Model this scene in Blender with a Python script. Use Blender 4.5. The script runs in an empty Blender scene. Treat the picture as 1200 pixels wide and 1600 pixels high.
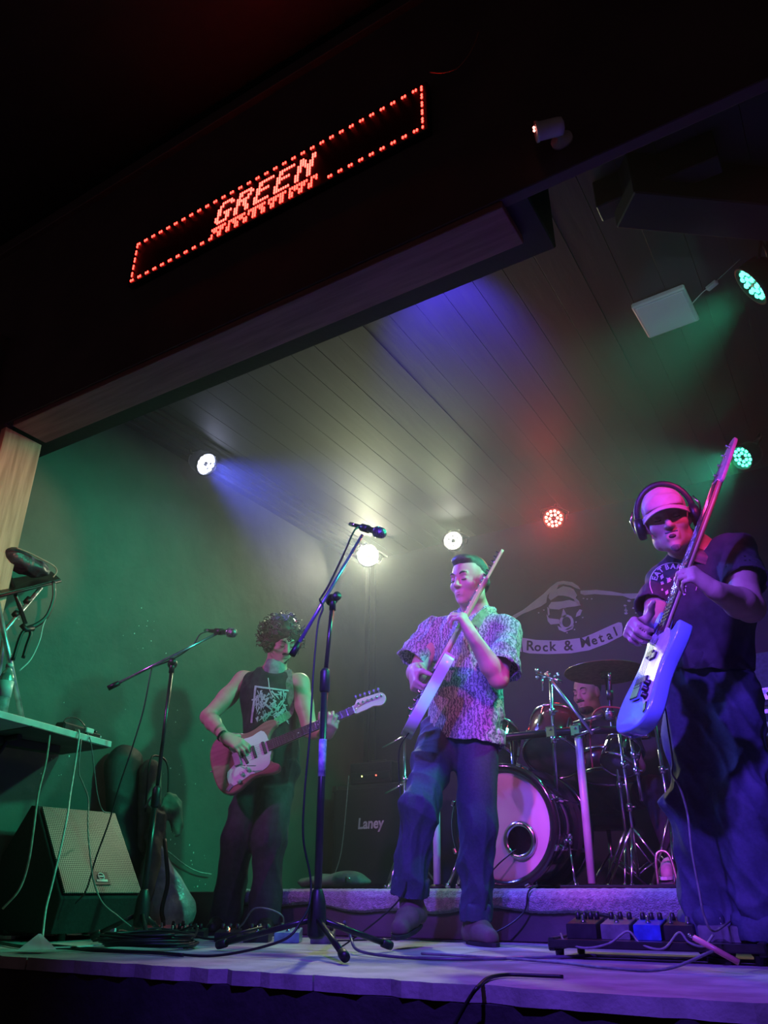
import bpy, bmesh, math, random
import numpy as np
from mathutils import Vector, Matrix
from mathutils.bvhtree import BVHTree
import mathutils.noise as mnoise
R = math.radians
random.seed(7)
SC = bpy.context.scene
COL = SC.collection

# ------------------------------------------------------------------ camera
FPX = 1202.0
PITCH = math.atan(592 / FPX)
YAW = R(31.3)
CZ = 0.203
cam_d = bpy.data.cameras.new('camera')
cam_d.sensor_fit = 'VERTICAL'
cam_d.sensor_height = 36.0
cam_d.lens = 36.0 * FPX / 1600.0
cam_d.clip_start = 0.02
cam = bpy.data.objects.new('camera', cam_d)
COL.objects.link(cam)
cam.location = (0, 0, CZ)
cam.rotation_euler = (math.pi / 2 + PITCH, 0, YAW)
SC.camera = cam
_sp, _cp, _sy, _cy = math.sin(PITCH), math.cos(PITCH), math.sin(YAW), math.cos(YAW)


def ray(px, py):
    r = (px - 600) / FPX
    u = (800 - py) / FPX
    h = _cp - u * _sp
    return Vector((-_sy * h + _cy * r, _cy * h + _sy * r, _sp + u * _cp)), h


def at(px, py, D=None, X=None, Y=None, Z=None):
    """world point seen at a photo pixel at forward distance D, or on a plane X / Y / Z"""
    d, h = ray(px, py)
    if X is not None:
        t = X / d.x
    elif Y is not None:
        t = Y / d.y
    elif Z is not None:
        t = (Z - CZ) / d.z
    else:
        t = D / h
    return Vector((0, 0, CZ)) + d * t


# ------------------------------------------------------------------ world, exposure
world = bpy.data.worlds.new('world')
SC.world = world
world.use_nodes = True
world.node_tree.nodes['Background'].inputs[0].default_value = (0.020, 0.012, 0.015, 1)
world.node_tree.nodes['Background'].inputs[1].default_value = 1.3
SC.view_settings.view_transform = 'Standard'
SC.view_settings.look = 'None'
SC.view_settings.gamma = 1.0
SC.view_settings.use_curve_mapping = False
SC.view_settings.exposure = 0.0
SC.cycles.max_bounces = 5
SC.cycles.diffuse_bounces = 2
SC.cycles.glossy_bounces = 3
SC.cycles.transmission_bounces = 4
SC.cycles.volume_bounces = 0
SC.cycles.transparent_max_bounces = 6
SC.cycles.caustics_reflective = False
SC.cycles.caustics_refractive = False
SC.cycles.use_denoising = True
SC.cycles.sample_clamp_indirect = 4.0


def spot(name, loc, target, color, watt, angle=50, blend=0.6, size=0.06):
    l = bpy.data.lights.new(name, 'SPOT')
    l.color = color
    l.energy = watt
    l.spot_size = R(angle)
    l.spot_blend = blend
    l.shadow_soft_size = size
    o = bpy.data.objects.new(name, l)
    COL.objects.link(o)
    o.location = loc
    o.rotation_euler = (Vector(target) - Vector(loc)).to_track_quat('-Z', 'Y').to_euler()
    return o


# stage lamps out of the picture, plus an added panel fill: over the audience, and behind the fascia at the right
spot('front_spot_magenta', (.62, 1.45, 2.32), (-.80, 3.05, 1.55), (1.0, .04, .34), 170, 30, .6)
spot('front_spot_red', (-1.0, .3, 2.36), (-1.18, 3.9, .42), (1.0, .06, .24), 420, 13, .6)
spot('front_wash_violet', (-.7, .55, 2.36), (-1.05, 2.85, 0), (.17, .06, 1.0), 430, 62, .8)
spot('house_spot_warm', (1.7, .1, 1.6), (-3.58, 2.07, 1.9), (1.0, .26, .24), 620, 12, .7)
spot('front_spot_violet', (-1.1, -.1, 2.30), (-1.1, 3.9, .85), (.18, .06, 1.0), 600, 45, .45)
spot('front_spot_pink', (-3.3, .6, 2.3), (-2.45, 3.5, 1.30), (.80, .16, .95), 170, 44, .6)
spot('added_panel_fill', (.9, .7, 1.25), (-.4, 3.66, 3.07), (.62, .80, 1.0), 75, 9, .5)  # invented lamp, added only to brighten the ceiling panel
# lamp fixed on the back of the beam, aimed up and back
spot('beam_spot_blue', (-1.25, 2.42, 2.62), (-1.50, 3.25, 3.1), (.08, .04, 1.0), 260, 58, .9)
# ------------------------------------------------------------------ materials
MATS = {}


def mat(name, col=(0.5, 0.5, 0.5), rough=0.5, metal=0.0, noise=None, bump=None, emit=None, es=0.0,
        col2=None, spec=0.5, stretch=None, alpha=1.0, trans=0.0, sheen=0.0, coat=0.0, ramp=(0.35, 0.65), detail=4.0):
    """procedural principled material: base colour varied by noise, fine bump"""
    if name in MATS:
        return MATS[name]
    m = bpy.data.materials.new(name)
    m.use_nodes = True
    nt = m.node_tree
    b = nt.nodes['Principled BSDF']
    b.inputs['Base Color'].default_value = (*col, 1)
    b.inputs['Roughness'].default_value = rough
    b.inputs['Metallic'].default_value = metal
    b.inputs['Specular IOR Level'].default_value = spec
    b.inputs['Transmission Weight'].default_value = trans
    b.inputs['Sheen Weight'].default_value = sheen
    b.inputs['Coat Weight'].default_value = coat
    b.inputs['Alpha'].default_value = alpha
    if emit:
        b.inputs['Emission Color'].default_value = (*emit, 1)
        b.inputs['Emission Strength'].default_value = es
    tc = nt.nodes.new('ShaderNodeTexCoord')
    mp = nt.nodes.new('ShaderNodeMapping')
    nt.links.new(tc.outputs['Object'], mp.inputs['Vector'])
    if stretch:
        mp.inputs['Scale'].default_value = stretch
    if noise is not None:
        n = nt.nodes.new('ShaderNodeTexNoise')
        n.inputs['Scale'].default_value = noise
        n.inputs['Detail'].default_value = detail
        nt.links.new(mp.outputs[0], n.inputs['Vector'])
        r = nt.nodes.new('ShaderNodeValToRGB')
        c2 = col2 if col2 else tuple(c * 0.6 for c in col)
        r.color_ramp.elements[0].color = (*c2, 1)
        r.color_ramp.elements[1].color = (*col, 1)
        r.color_ramp.elements[0].position = ramp[0]
        r.color_ramp.elements[1].position = ramp[1]
        nt.links.new(n.outputs['Fac'], r.inputs['Fac'])
        nt.links.new(r.outputs[0], b.inputs['Base Color'])
    if bump:
        n2 = nt.nodes.new('ShaderNodeTexNoise')
        n2.inputs['Scale'].default_value = bump[0]
        n2.inputs['Detail'].default_value = 5
        nt.links.new(mp.outputs[0], n2.inputs['Vector'])
        bp = nt.nodes.new('ShaderNodeBump')
        bp.inputs['Strength'].default_value = bump[1]
        bp.inputs['Distance'].default_value = bump[2] if len(bump) > 2 else 0.01
        nt.links.new(n2.outputs['Fac'], bp.inputs['Height'])
        nt.links.new(bp.outputs[0], b.inputs['Normal'])
    MATS[name] = m
    return m


# ------------------------------------------------------------------ mesh builder
def frame(d, up=None):
    d = Vector(d).normalized()
    up = Vector(up) if up is not None else (Vector((0, 0, 1)) if abs(d.z) < 0.95 else Vector((1, 0, 0)))
    x = up.cross(d)
    if x.length < 1e-6:
        x = Vector((1, 0, 0)).cross(d)
    x.normalize()
    y = d.cross(x).normalized()
    return x, y, d


class MB:
    def __init__(s):
        s.v = []
        s.f = []
        s.sm = []

    def add(s, vs, fs, smooth=False):
        o = len(s.v)
        s.v += [tuple(v) for v in vs]
        s.f += [tuple(i + o for i in f) for f in fs]
        s.sm += [smooth] * len(fs)
        return s

    def box(s, c, h, M=None, bev=0.0):
        """box with centre c, half sizes h, optional 3x3 rotation and chamfer"""
        c = Vector(c)
        hx, hy, hz = h
        b = min(bev, hx * .9, hy * .9, hz * .9)
        if b <= 0:
            vs = [Vector((x, y, z)) for x in (-hx, hx) for y in (-hy, hy) for z in (-hz, hz)]
            fs = [(0, 1, 3, 2), (4, 6, 7, 5), (0, 4, 5, 1), (2, 3, 7, 6), (0, 2, 6, 4), (1, 5, 7, 3)]
        else:
            vs = []
            idx = {}
            for sx in (-1, 1):
                for sy in (-1, 1):
                    for sz in (-1, 1):
                        idx[(sx, sy, sz)] = len(vs)
                        vs += [Vector((sx * hx, sy * (hy - b), sz * (hz - b))),
                               Vector((sx * (hx - b), sy * hy, sz * (hz - b))),
                               Vector((sx * (hx - b), sy * (hy - b), sz * hz))]
            fs = []
            for a in range(3):
                o1, o2 = [i for i in range(3) if i != a]
                for sg in (-1, 1):
                    q = []
                    for p, r_ in ((-1, -1), (1, -1), (1, 1), (-1, 1)):
                        k = [0, 0, 0]
                        k[a] = sg
                        k[o1] = p
                        k[o2] = r_
                        q.append(idx[tuple(k)] + a)
                    fs.append(tuple(q))
                for p in (-1, 1):
                    for r_ in (-1, 1):
                        k0 = [0, 0, 0]
                        k0[o1] = p
                        k0[o2] = r_
                        ka = list(k0)
                        kb = list(k0)
                        ka[a] = -1
                        kb[a] = 1
                        fs.append((idx[tuple(ka)] + o1, idx[tuple(kb)] + o1, idx[tuple(kb)] + o2, idx[tuple(ka)] + o2))
            for k, i in idx.items():
                fs.append((i, i + 1, i + 2))
        if M is not None:
            vs = [M @ v for v in vs]
        return s.add([v + c for v in vs], fs)

    def hexa(s, p):
        """box from eight corners: bottom ring 0-3, top ring 4-7"""
        return s.add(p, [(0, 3, 2, 1), (4, 5, 6, 7), (0, 1, 5, 4), (1, 2, 6, 5), (2, 3, 7, 6), (3, 0, 4, 7)])

    def tube(s, pts, r, n=8, flat=None, caps=True, up=None):
        """tube along pts; r number or list; flat=(w,h) elliptical multipliers"""
        pts = [Vector(p) for p in pts]
        rs = r if isinstance(r, (list, tuple)) else [r] * len(pts)
        N = len(pts)
        tang = []
        for i in range(N):
            a = pts[max(i - 1, 0)]
            b = pts[min(i + 1, N - 1)]
            t = b - a
            tang.append(t.normalized() if t.length > 1e-9 else Vector((0, 0, 1)))
        x, y, _ = frame(tang[0], up)
        vs = []
        fw, fh = flat if flat else (1, 1)
        for i in range(N):
            t = tang[i]
            if up is not None:
                x, y, _ = frame(t, up)
            else:
                x = (x - t * x.dot(t))
                x = x.normalized() if x.length > 1e-6 else frame(t)[0]
                y = t.cross(x)
            for k in range(n):
                a = 2 * math.pi * k / n
                vs.append(pts[i] + x * (math.cos(a) * rs[i] * fw) + y * (math.sin(a) * rs[i] * fh))
        fs = []
        for i in range(N - 1):
            for k in range(n):
                k2 = (k + 1) % n
                fs.append((i * n + k, i * n + k2, (i + 1) * n + k2, (i + 1) * n + k))
        s.add(vs, fs, True)
        if caps:
            o = len(s.v) - len(vs)
            s.f += [tuple(o + k for k in reversed(range(n))), tuple(o + (N - 1) * n + k for k in range(n))]
            s.sm += [False, False]
        return s

    def lathe(s, c, axis, prof, n=24, up=None, closed=False):
        """revolve profile [(radius, height)] about axis through c"""
        c = Vector(c)
        x, y, d = frame(axis, up)
        vs = []
        for (r, h) in prof:
            for k in range(n):
                a = 2 * math.pi * k / n
                vs.append(c + d * h + x * (math.cos(a) * r) + y * (math.sin(a) * r))
        fs = []
        m = len(prof)
        for i in range(m - 1 if not closed else m):
            j = (i + 1) % m
            for k in range(n):
                k2 = (k + 1) % n
                fs.append((i * n + k, i * n + k2, j * n + k2, j * n + k))
        s.add(vs, fs, True)
        if not closed:
            o = len(s.v) - len(vs)
            if prof[0][0] > 1e-5:
                s.f.append(tuple(o + k for k in reversed(range(n))))
                s.sm.append(False)
            if prof[-1][0] > 1e-5:
                s.f.append(tuple(o + (m - 1) * n + k for k in range(n)))
                s.sm.append(False)
        return s

    def ball(s, c, r, n=12, M=None):
        c = Vector(c)
        rr = r if isinstance(r, (tuple, list)) else (r, r, r)
        m = max(4, n // 2)
        vs, fs = [], []
        for i in range(m + 1):
            th = math.pi * i / m
            for k in range(n):
                a = 2 * math.pi * k / n
                p = Vector((rr[0] * math.sin(th) * math.cos(a), rr[1] * math.sin(th) * math.sin(a), rr[2] * math.cos(th)))
                vs.append(c + (M @ p if M is not None else p))
        for i in range(m):
            for k in range(n):
                k2 = (k + 1) % n
                fs.append((i * n + k, (i + 1) * n + k, (i + 1) * n + k2, i * n + k2))
        return s.add(vs, fs, True)

    def prism(s, outline, z0, z1, M=None, bev=0.0, smooth=False):
        """extrude a 2-D outline from z0 to z1 with rounded rims"""
        n = len(outline)
        pts = [Vector((p[0], p[1])) for p in outline]
        area = sum(pts[i].x * pts[(i + 1) % n].y - pts[(i + 1) % n].x * pts[i].y for i in range(n))
        if area < 0:
            pts.reverse()
        nor = []
        for i in range(n):
            e = pts[(i + 1) % n] - pts[i - 1]
            q = Vector((e.y, -e.x))
            nor.append(q.normalized() if q.length > 1e-9 else Vector((0, 0)))
        rings = [(0, z0), (0, z1)] if bev <= 0 else [(bev, z0), (bev * .3, z0 + bev * .3), (0, z0 + bev), (0, z1 - bev), (bev * .3, z1 - bev * .3), (bev, z1)]
        vs = []
        for ins, z in rings:
            for i in range(n):
                q = pts[i] - nor[i] * ins
                vs.append(Vector((q.x, q.y, z)))
        if M is not None:
            vs = [M @ v for v in vs]
        fs = []
        m = len(rings)
        for r_ in range(m - 1):
            for i in range(n):
                j = (i + 1) % n
                fs.append((r_ * n + i, r_ * n + j, (r_ + 1) * n + j, (r_ + 1) * n + i))
        s.add(vs, fs, smooth)
        o = len(s.v) - len(vs)
        s.f += [tuple(o + i for i in reversed(range(n))), tuple(o + (m - 1) * n + i for i in range(n))]
        s.sm += [False, False]
        return s

    def grid(s, fn, nu, nv, smooth=True):
        vs = [fn(i / nu, j / nv) for i in range(nu + 1) for j in range(nv + 1)]
        fs = [(i * (nv + 1) + j, (i + 1) * (nv + 1) + j, (i + 1) * (nv + 1) + j + 1, i * (nv + 1) + j + 1) for i in range(nu) for j in range(nv)]
        return s.add(vs, fs, smooth)

    def build(s, name, m, parent=None, origin=None):
        me = bpy.data.meshes.new(name)
        org = Vector(origin) if origin is not None else Vector((0, 0, 0))
        if origin is not None:
            vs = [(v[0] - org.x, v[1] - org.y, v[2] - org.z) for v in s.v]
        else:
            vs = s.v
        me.from_pydata(vs, [], s.f)
        me.polygons.foreach_set('use_smooth', s.sm)
        me.update()
        if m is not None:
            me.materials.append(m)
        o = bpy.data.objects.new(name, me)
        COL.objects.link(o)
        if parent is not None:
            o.parent = parent
            o.location = org - parent.location if (origin is not None and parent.rotation_euler[:] == (0, 0, 0)) else org
        else:
            o.location = org
        return o


def tag(o, label=None, cat=None, group=None, kind=None):
    if label:
        o['label'] = label
    if cat:
        o['category'] = cat
    if group:
        o['group'] = group
    if kind:
        o['kind'] = kind
    return o


def thing(name, label, cat, loc=(0, 0, 0), group=None, M=None):
    o = bpy.data.objects.new(name, None)
    COL.objects.link(o)
    o.empty_display_size = 0.1
    if M is not None:
        o.rotation_euler = M.to_euler()
    o.location = loc
    return tag(o, label, cat, group)


def part(mb, name, m, th):
    """a part built in world coordinates under a thing that is only translated"""
    o = mb.build(name, m)
    o.parent = th
    o.location = -Vector(th.location)
    return o


def sub(mb, name, m, par):
    """sub-part in world coordinates of a part made by part()"""
    o = mb.build(name, m)
    o.parent = par
    return o


def solo(mb, name, m, label, cat, base, group=None, kind=None):
    """a thing that is a single mesh with its origin at base"""
    o = mb.build(name, m, None, base)
    return tag(o, label, cat, group, kind)


def cat_pts(pts, n=8):
    """Catmull-Rom through pts"""
    P = [Vector(p) for p in pts]
    P = [P[0] * 2 - P[1]] + P + [P[-1] * 2 - P[-2]]
    out = []
    for i in range(1, len(P) - 2):
        for k in range(n):
            t = k / n
            a, b, c, d = P[i - 1], P[i], P[i + 1], P[i + 2]
            out.append(0.5 * ((2 * b) + (c - a) * t + (2 * a - 5 * b + 4 * c - d) * t * t + (3 * b - a - 3 * c + d) * t ** 3))
    out.append(P[-2])
    return out


def text_mesh(body, size=1.0, bold=0.0, extr=0.0, space=1.0):
    """filled letters as (verts, faces) in the xy plane, centred"""
    cu = bpy.data.curves.new('txt', 'FONT')
    cu.body = body
    cu.size = size
    cu.offset = bold
    cu.extrude = extr
    cu.space_character = space
    cu.align_x = 'CENTER'
    cu.align_y = 'CENTER'
    cu.resolution_u = 3
    o = bpy.data.objects.new('txt', cu)
    COL.objects.link(o)
    bpy.context.view_layer.update()
    dg = bpy.context.evaluated_depsgraph_get()
    me = o.evaluated_get(dg).to_mesh()
    vs = [v.co.copy() for v in me.vertices]
    fs = [tuple(p.vertices) for p in me.polygons]
    o.evaluated_get(dg).to_mesh_clear()
    bpy.data.objects.remove(o)
    bpy.data.curves.remove(cu)
    return vs, fs


# ------------------------------------------------------------------ implicit surfaces for bodies and cloth
class SDF:
    def __init__(s):
        s.ops = []

    def cap(s, a, b, ra, rb=None, k=0.02, flat=None, cut=False, hollow=0.0, sub_=False):
        rb = ra if rb is None else rb
        s.ops.append(('cap', np.array(a, float), np.array(b, float), ra, rb, k, flat, cut, hollow, sub_))
        return s

    def ell(s, c, r, M=None, k=0.02, sub_=False):
        s.ops.append(('ell', np.array(c, float), np.array(r, float), None if M is None else np.array(M, float), k, sub_))
        return s

    def keep(s, p, n, within=None):
        """cut away everything on the +n side of plane (optionally only inside a sphere)"""
        s.ops.append(('pl', np.array(p, float), np.array(Vector(n).normalized(), float), within))
        return s

    def mesh(s, res):
        lo = np.full(3, 1e9)
        hi = -lo
        bbs = []
        for o in s.ops:
            if o[0] == 'cap':
                m = max(o[3], o[4]) + o[5] + 2 * res
                l, h = np.minimum(o[1], o[2]) - m, np.maximum(o[1], o[2]) + m
            elif o[0] == 'ell':
                m = o[2].max() + o[4] + 2 * res
                l, h = o[1] - m, o[1] + m
            else:
                l = h = None
            bbs.append((l, h))
            if l is not None and not o[-1]:
                lo = np.minimum(lo, l)
                hi = np.maximum(hi, h)
        n = np.ceil((hi - lo) / res).astype(int) + 1
        V = np.full(n, 0.12, np.float32)
        ax = [(lo[i] + np.arange(n[i]) * res).astype(np.float32) for i in range(3)]
        for o, (l, h) in zip(s.ops, bbs):
            if l is None:
                i0, i1 = np.zeros(3, int), n
                if o[3] is not None:
                    c, r_ = o[3]
                    c = np.array(c)
                    i0 = np.clip(((c - r_ - lo) / res).astype(int), 0, n)
                    i1 = np.clip(((c + r_ - lo) / res).astype(int) + 1, 0, n)
            else:
                i0 = np.clip(((l - lo) / res).astype(int), 0, n)
                i1 = np.clip(((h - lo) / res).astype(int) + 2, 0, n)
            if (i1 <= i0).any():
                continue
            sl = tuple(slice(i0[i], i1[i]) for i in range(3))
            X = ax[0][sl[0]][:, None, None]
            Y = ax[1][sl[1]][None, :, None]
            Z = ax[2][sl[2]][None, None, :]
            W = V[sl]
            if o[0] == 'pl':
                d = (X - o[1][0]) * o[2][0] + (Y - o[1][1]) * o[2][1] + (Z - o[1][2]) * o[2][2]
                V[sl] = np.maximum(W, d)
                continue
            if o[0] == 'cap':
                _, a, b, ra, rb, k, flat, cut, hol, sb = o
                ba = b - a
                L2 = max(float(ba @ ba), 1e-9)
                px, py, pz = X - a[0], Y - a[1], Z - a[2]
                if flat is not None:
                    fx = np.array(Vector(flat[0]).normalized(), float)
                    q = (1 / flat[1] - 1) * (px * fx[0] + py * fx[1] + pz * fx[2])
                    # stretch space along the flat axis, measured from the bone
                    tb = (px * ba[0] + py * ba[1] + pz * ba[2]) / L2
                    fb = float(ba @ fx)
                    q = (1 / flat[1] - 1) * (px * fx[0] + py * fx[1] + pz * fx[2] - np.clip(tb, 0, 1) * fb)
                    px, py, pz = px + q * fx[0], py + q * fx[1], pz + q * fx[2]
                t = (px * ba[0] + py * ba[1] + pz * ba[2]) / L2
                tc = np.clip(t, 0, 1)
                d = np.sqrt((px - tc * ba[0]) ** 2 + (py - tc * ba[1]) ** 2 + (pz - tc * ba[2]) ** 2) - (ra + (rb - ra) * tc)
                if flat is not None:
                    d = d * (0.5 + 0.5 * flat[1])
                if cut:
                    L = math.sqrt(L2)
                    e = (t - 1) * L
                    d0 = d
                    d = np.maximum(d, e)
                    if hol:
                        d = np.maximum(d, -np.maximum(d0 + hol, -(e + 0.07)))
            else:
                _, c, r_, M, k, sb = o
                px, py, pz = X - c[0], Y - c[1], Z - c[2]
                if M is not None:
                    px, py, pz = (px * M[0, 0] + py * M[1, 0] + pz * M[2, 0], px * M[0, 1] + py * M[1, 1] + pz * M[2, 1],
                                  px * M[0, 2] + py * M[1, 2] + pz * M[2, 2])
                k0 = np.sqrt((px / r_[0]) ** 2 + (py / r_[1]) ** 2 + (pz / r_[2]) ** 2)
                k1 = np.sqrt((px / r_[0] ** 2) ** 2 + (py / r_[1] ** 2) ** 2 + (pz / r_[2] ** 2) ** 2)
                d = k0 * (k0 - 1) / np.maximum(k1, 1e-6)
            d = d.astype(np.float32)
            if sb:
                hh = np.clip(0.5 - 0.5 * (W + d) / k, 0, 1)
                V[sl] = W * (1 - hh) - d * hh + k * hh * (1 - hh)
            else:
                hh = np.clip(0.5 + 0.5 * (W - d) / k, 0, 1)
                V[sl] = W * (1 - hh) + d * hh - k * hh * (1 - hh)
        V[0] = V[-1] = 0.1
        V[:, 0] = V[:, -1] = 0.1
        V[:, :, 0] = V[:, :, -1] = 0.1
        # surface nets
        S = V < 0
        c = S[:-1, :-1, :-1].astype(np.int8)
        tot = np.zeros_like(c)
        for i in (0, 1):
            for j in (0, 1):
                for k in (0, 1):
                    tot += S[i:n[0] - 1 + i, j:n[1] - 1 + j, k:n[2] - 1 + k]
        act = np.argwhere((tot > 0) & (tot < 8))
        ids = np.full(n - 1, -1, np.int64)
        ids[act[:, 0], act[:, 1], act[:, 2]] = np.arange(len(act))
        acc = np.zeros((len(act), 3))
        cnt = np.zeros(len(act))
        corners = [(i, j, k) for i in (0, 1) for j in (0, 1) for k in (0, 1)]
        for a in corners:
            for b in corners:
                if sum(abs(a[q] - b[q]) for q in range(3)) == 1 and a < b:
                    va = V[act[:, 0] + a[0], act[:, 1] + a[1], act[:, 2] + a[2]]
                    vb = V[act[:, 0] + b[0], act[:, 1] + b[1], act[:, 2] + b[2]]
                    m = (va < 0) != (vb < 0)
                    t = np.where(m, va / np.where(m, va - vb, 1), 0)
                    A = np.array(a, float)
                    B = np.array(b, float)
                    acc += np.where(m[:, None], A + (B - A) * t[:, None], 0)
                    cnt += m
        vert = lo + (act + acc / np.maximum(cnt, 1)[:, None]) * res
        quads = []
        for axis in range(3):
            s0 = [slice(1, -1)] * 3
            s1 = [slice(1, -1)] * 3
            s0[axis] = slice(0, -1)
            s1[axis] = slice(1, None)
            A = S[tuple(s0)]
            B = S[tuple(s1)]
            e = np.argwhere(A != B)
            if not len(e):
                continue
            off = np.ones(3, int)
            off[axis] = 0
            g = e + off
            u, w = [q for q in range(3) if q != axis]
            du = np.zeros(3, int)
            du[u] = 1
            dw = np.zeros(3, int)
            dw[w] = 1
            q = np.stack([ids[tuple((g - du - dw).T)], ids[tuple((g - dw).T)], ids[tuple(g.T)], ids[tuple((g - du).T)]], 1)
            flip = A[tuple(e.T)]
            if axis == 1:
                flip = ~flip
            q[~flip] = q[~flip][:, ::-1]
            quads.append(q)
        Q = np.concatenate(quads)
        Q = Q[(Q >= 0).all(1)]
        return vert, Q


def sdf_obj(sd, res, name, m, th, wrinkle=None, smooth=1, parent_part=None, seed=0):
    v, q = sd.mesh(res)
    # light Laplacian smoothing
    for _ in range(smooth):
        acc = np.zeros_like(v)
        c = np.zeros(len(v))
        for i in range(4):
            a, b = q[:, i], q[:, (i + 1) % 4]
            np.add.at(acc, a, v[b])
            np.add.at(c, a, 1)
            np.add.at(acc, b, v[a])
            np.add.at(c, b, 1)
        v = v * 0.5 + acc / np.maximum(c, 1)[:, None] * 0.5
    if wrinkle:
        fn = np.cross(v[q[:, 2]] - v[q[:, 0]], v[q[:, 3]] - v[q[:, 1]])
        nn = np.zeros_like(v)
        for i in range(4):
            np.add.at(nn, q[:, i], fn)
        nn /= np.maximum(np.linalg.norm(nn, axis=1), 1e-9)[:, None]
        rng = np.random.RandomState(seed)
        w = np.zeros(len(v))
        for amp, wl, stretch in wrinkle:
            # domain-warped folded ridges; stretch = preferred direction of the folds (they run along it)
            dirs = rng.normal(size=(5, 3))
            if stretch is not None:
                sd_ = np.array(Vector(stretch).normalized())
                dirs = dirs - 0.85 * (dirs @ sd_)[:, None] * sd_
            dirs /= np.linalg.norm(dirs, axis=1)[:, None]
            warp = np.sin(v @ rng.normal(size=3) * 9 + rng.rand() * 6) * 1.4 + np.sin(v @ rng.normal(size=3) * 14 + 2) * 1.0
            gate = 0.5 + 0.5 * np.sin(v @ rng.normal(size=3) * 10 + rng.rand() * 6)
            for dr in dirs[:3]:
                ph = v @ dr * (2 * np.pi / wl) + warp + rng.rand() * 6
                w += amp / 3 * (1 - 2 * np.abs(np.sin(ph / 2)) ** 0.8) * gate
        v = v + nn * w[:, None]
    me = bpy.data.meshes.new(name)
    me.vertices.add(len(v))
    me.vertices.foreach_set('co', v.astype(np.float32).ravel())
    me.loops.add(len(q) * 4)
    me.loops.foreach_set('vertex_index', q.astype(np.int32).ravel())
    me.polygons.add(len(q))
    me.polygons.foreach_set('loop_start', np.arange(0, len(q) * 4, 4, dtype=np.int32))
    me.polygons.foreach_set('use_smooth', np.ones(len(q), bool))
    me.update(calc_edges=True)
    me.validate()
    me.materials.append(m)
    o = bpy.data.objects.new(name, me)
    COL.objects.link(o)
    if parent_part is not None:
        o.parent = parent_part
    elif th is not None:
        o.parent = th
        o.location = -Vector(th.location)
    o['_n'] = 0
    del o['_n']
    bvh = BVHTree.FromPolygons([tuple(x) for x in v], [tuple(int(k) for k in x) for x in q])
    return o, bvh


def cast(bvh, px, py, off=0.004):
    """point of a surface seen at a photo pixel, lifted off it"""
    d, _ = ray(px, py)
    d.normalize()
    hit = bvh.ray_cast(Vector((0, 0, CZ)), d)
    if hit[0] is None:
        return None
    n = hit[1]
    if n.dot(d) > 0:
        n = -n
    return hit[0] + n * off


def lay(bvh, pts2d, faces, off=0.003):
    """drape flat print onto a surface: pts2d are photo pixels"""
    vs = []
    last = None
    for p in pts2d:
        q = cast(bvh, p[0], p[1], off)
        if q is None:
            q = last if last is not None else at(p[0], p[1], D=3)
        last = q
        vs.append(q)
    ok = [f for f in faces if max((vs[f[i]] - vs[f[i - 1]]).length for i in range(len(f))) < 0.12]
    return MB().add(vs, ok)


def copy_tree(o, parent=None):
    c = o.copy()
    COL.objects.link(c)
    c.parent = parent
    for ch in list(o.children):
        copy_tree(ch, c)
    return c
# ------------------------------------------------------------------ the setting
XL, XR, YF, YB, ZC = -3.8, 0.5, 1.96, 5.9, 3.1
m_black = mat('black_paint', (0.012, 0.012, 0.013), 0.55, noise=9, bump=(40, .15))
m_floor = mat('hall_floor', (0.03, 0.026, 0.024), 0.6, noise=4, bump=(20, .2))
m_deck = mat('worn_stage_boards', (0.42, 0.40, 0.38), 0.55, noise=7, col2=(0.26, 0.25, 0.24), bump=(60, .35, .006), ramp=(.38, .62))
m_wallL = mat('left_wall_paint', (0.115, 0.135, 0.115), 0.68, noise=3.0, col2=(0.085, 0.10, 0.088), bump=(7, .35, .02), detail=8)
m_wallB = mat('back_wall_paint', (0.030, 0.033, 0.045), 0.6, noise=4, col2=(0.024, 0.026, 0.036), bump=(25, .2, .01))
m_ceil = mat('ceiling_board_paint', (0.065, 0.068, 0.072), 0.65, noise=5, col2=(0.05, 0.053, 0.056), bump=(30, .25, .006), stretch=(1, .12, 1))
m_fascia = mat('fascia_paint', (0.13, 0.095, 0.09), 0.6, noise=3, col2=(0.10, 0.075, 0.07), bump=(20, .2, .01))
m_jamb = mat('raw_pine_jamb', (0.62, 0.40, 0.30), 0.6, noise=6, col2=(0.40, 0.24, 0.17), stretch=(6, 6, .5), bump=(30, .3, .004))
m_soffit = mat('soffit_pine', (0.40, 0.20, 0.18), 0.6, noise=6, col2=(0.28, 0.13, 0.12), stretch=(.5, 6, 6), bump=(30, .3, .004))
m_conc = mat('stage_front_paint', (0.03, 0.03, 0.033), 0.8, noise=6, bump=(18, .4, .02))
m_flake = mat('bare_plaster_chip', (0.75, 0.78, 0.74), 0.7)

MB().box((-1.6, -0.2, -1.25), (5, 2.6, .05)).build('floor', m_floor)['kind'] = 'structure'
o = MB().box((-1.65, 3.93, -.61), (2.2, 1.96, .57)).build('floor_stage', m_conc)
o['kind'] = 'structure'
stage = o
# deck sheets, each a piece with a worn front lip
xs = [-3.8, -2.62, -1.42, -.22, .5]
ys = [1.955, 2.75, 3.6, 4.75, 5.88]
for i in range(4):
    for j in range(4):
        g = .003
        x0, x1, y0, y1 = xs[i] + g, xs[i + 1] - g, ys[j] + g, ys[j + 1] - g
        out = [(x1, y0), (x1, y1), (x0, y1), (x0, y0)]
        if j == 0:
            n = 26
            lip = []
            for k in range(n + 1):
                x = x0 + (x1 - x0) * k / n
                lip.append((x, y0 + (random.random() ** 3) * .035))
            out = [(x1, y1), (x0, y1)] + lip
        b = MB().prism(out, -.038, 0 - random.random() * .002)
        b.build('deck_board', m_deck, stage, None)

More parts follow.
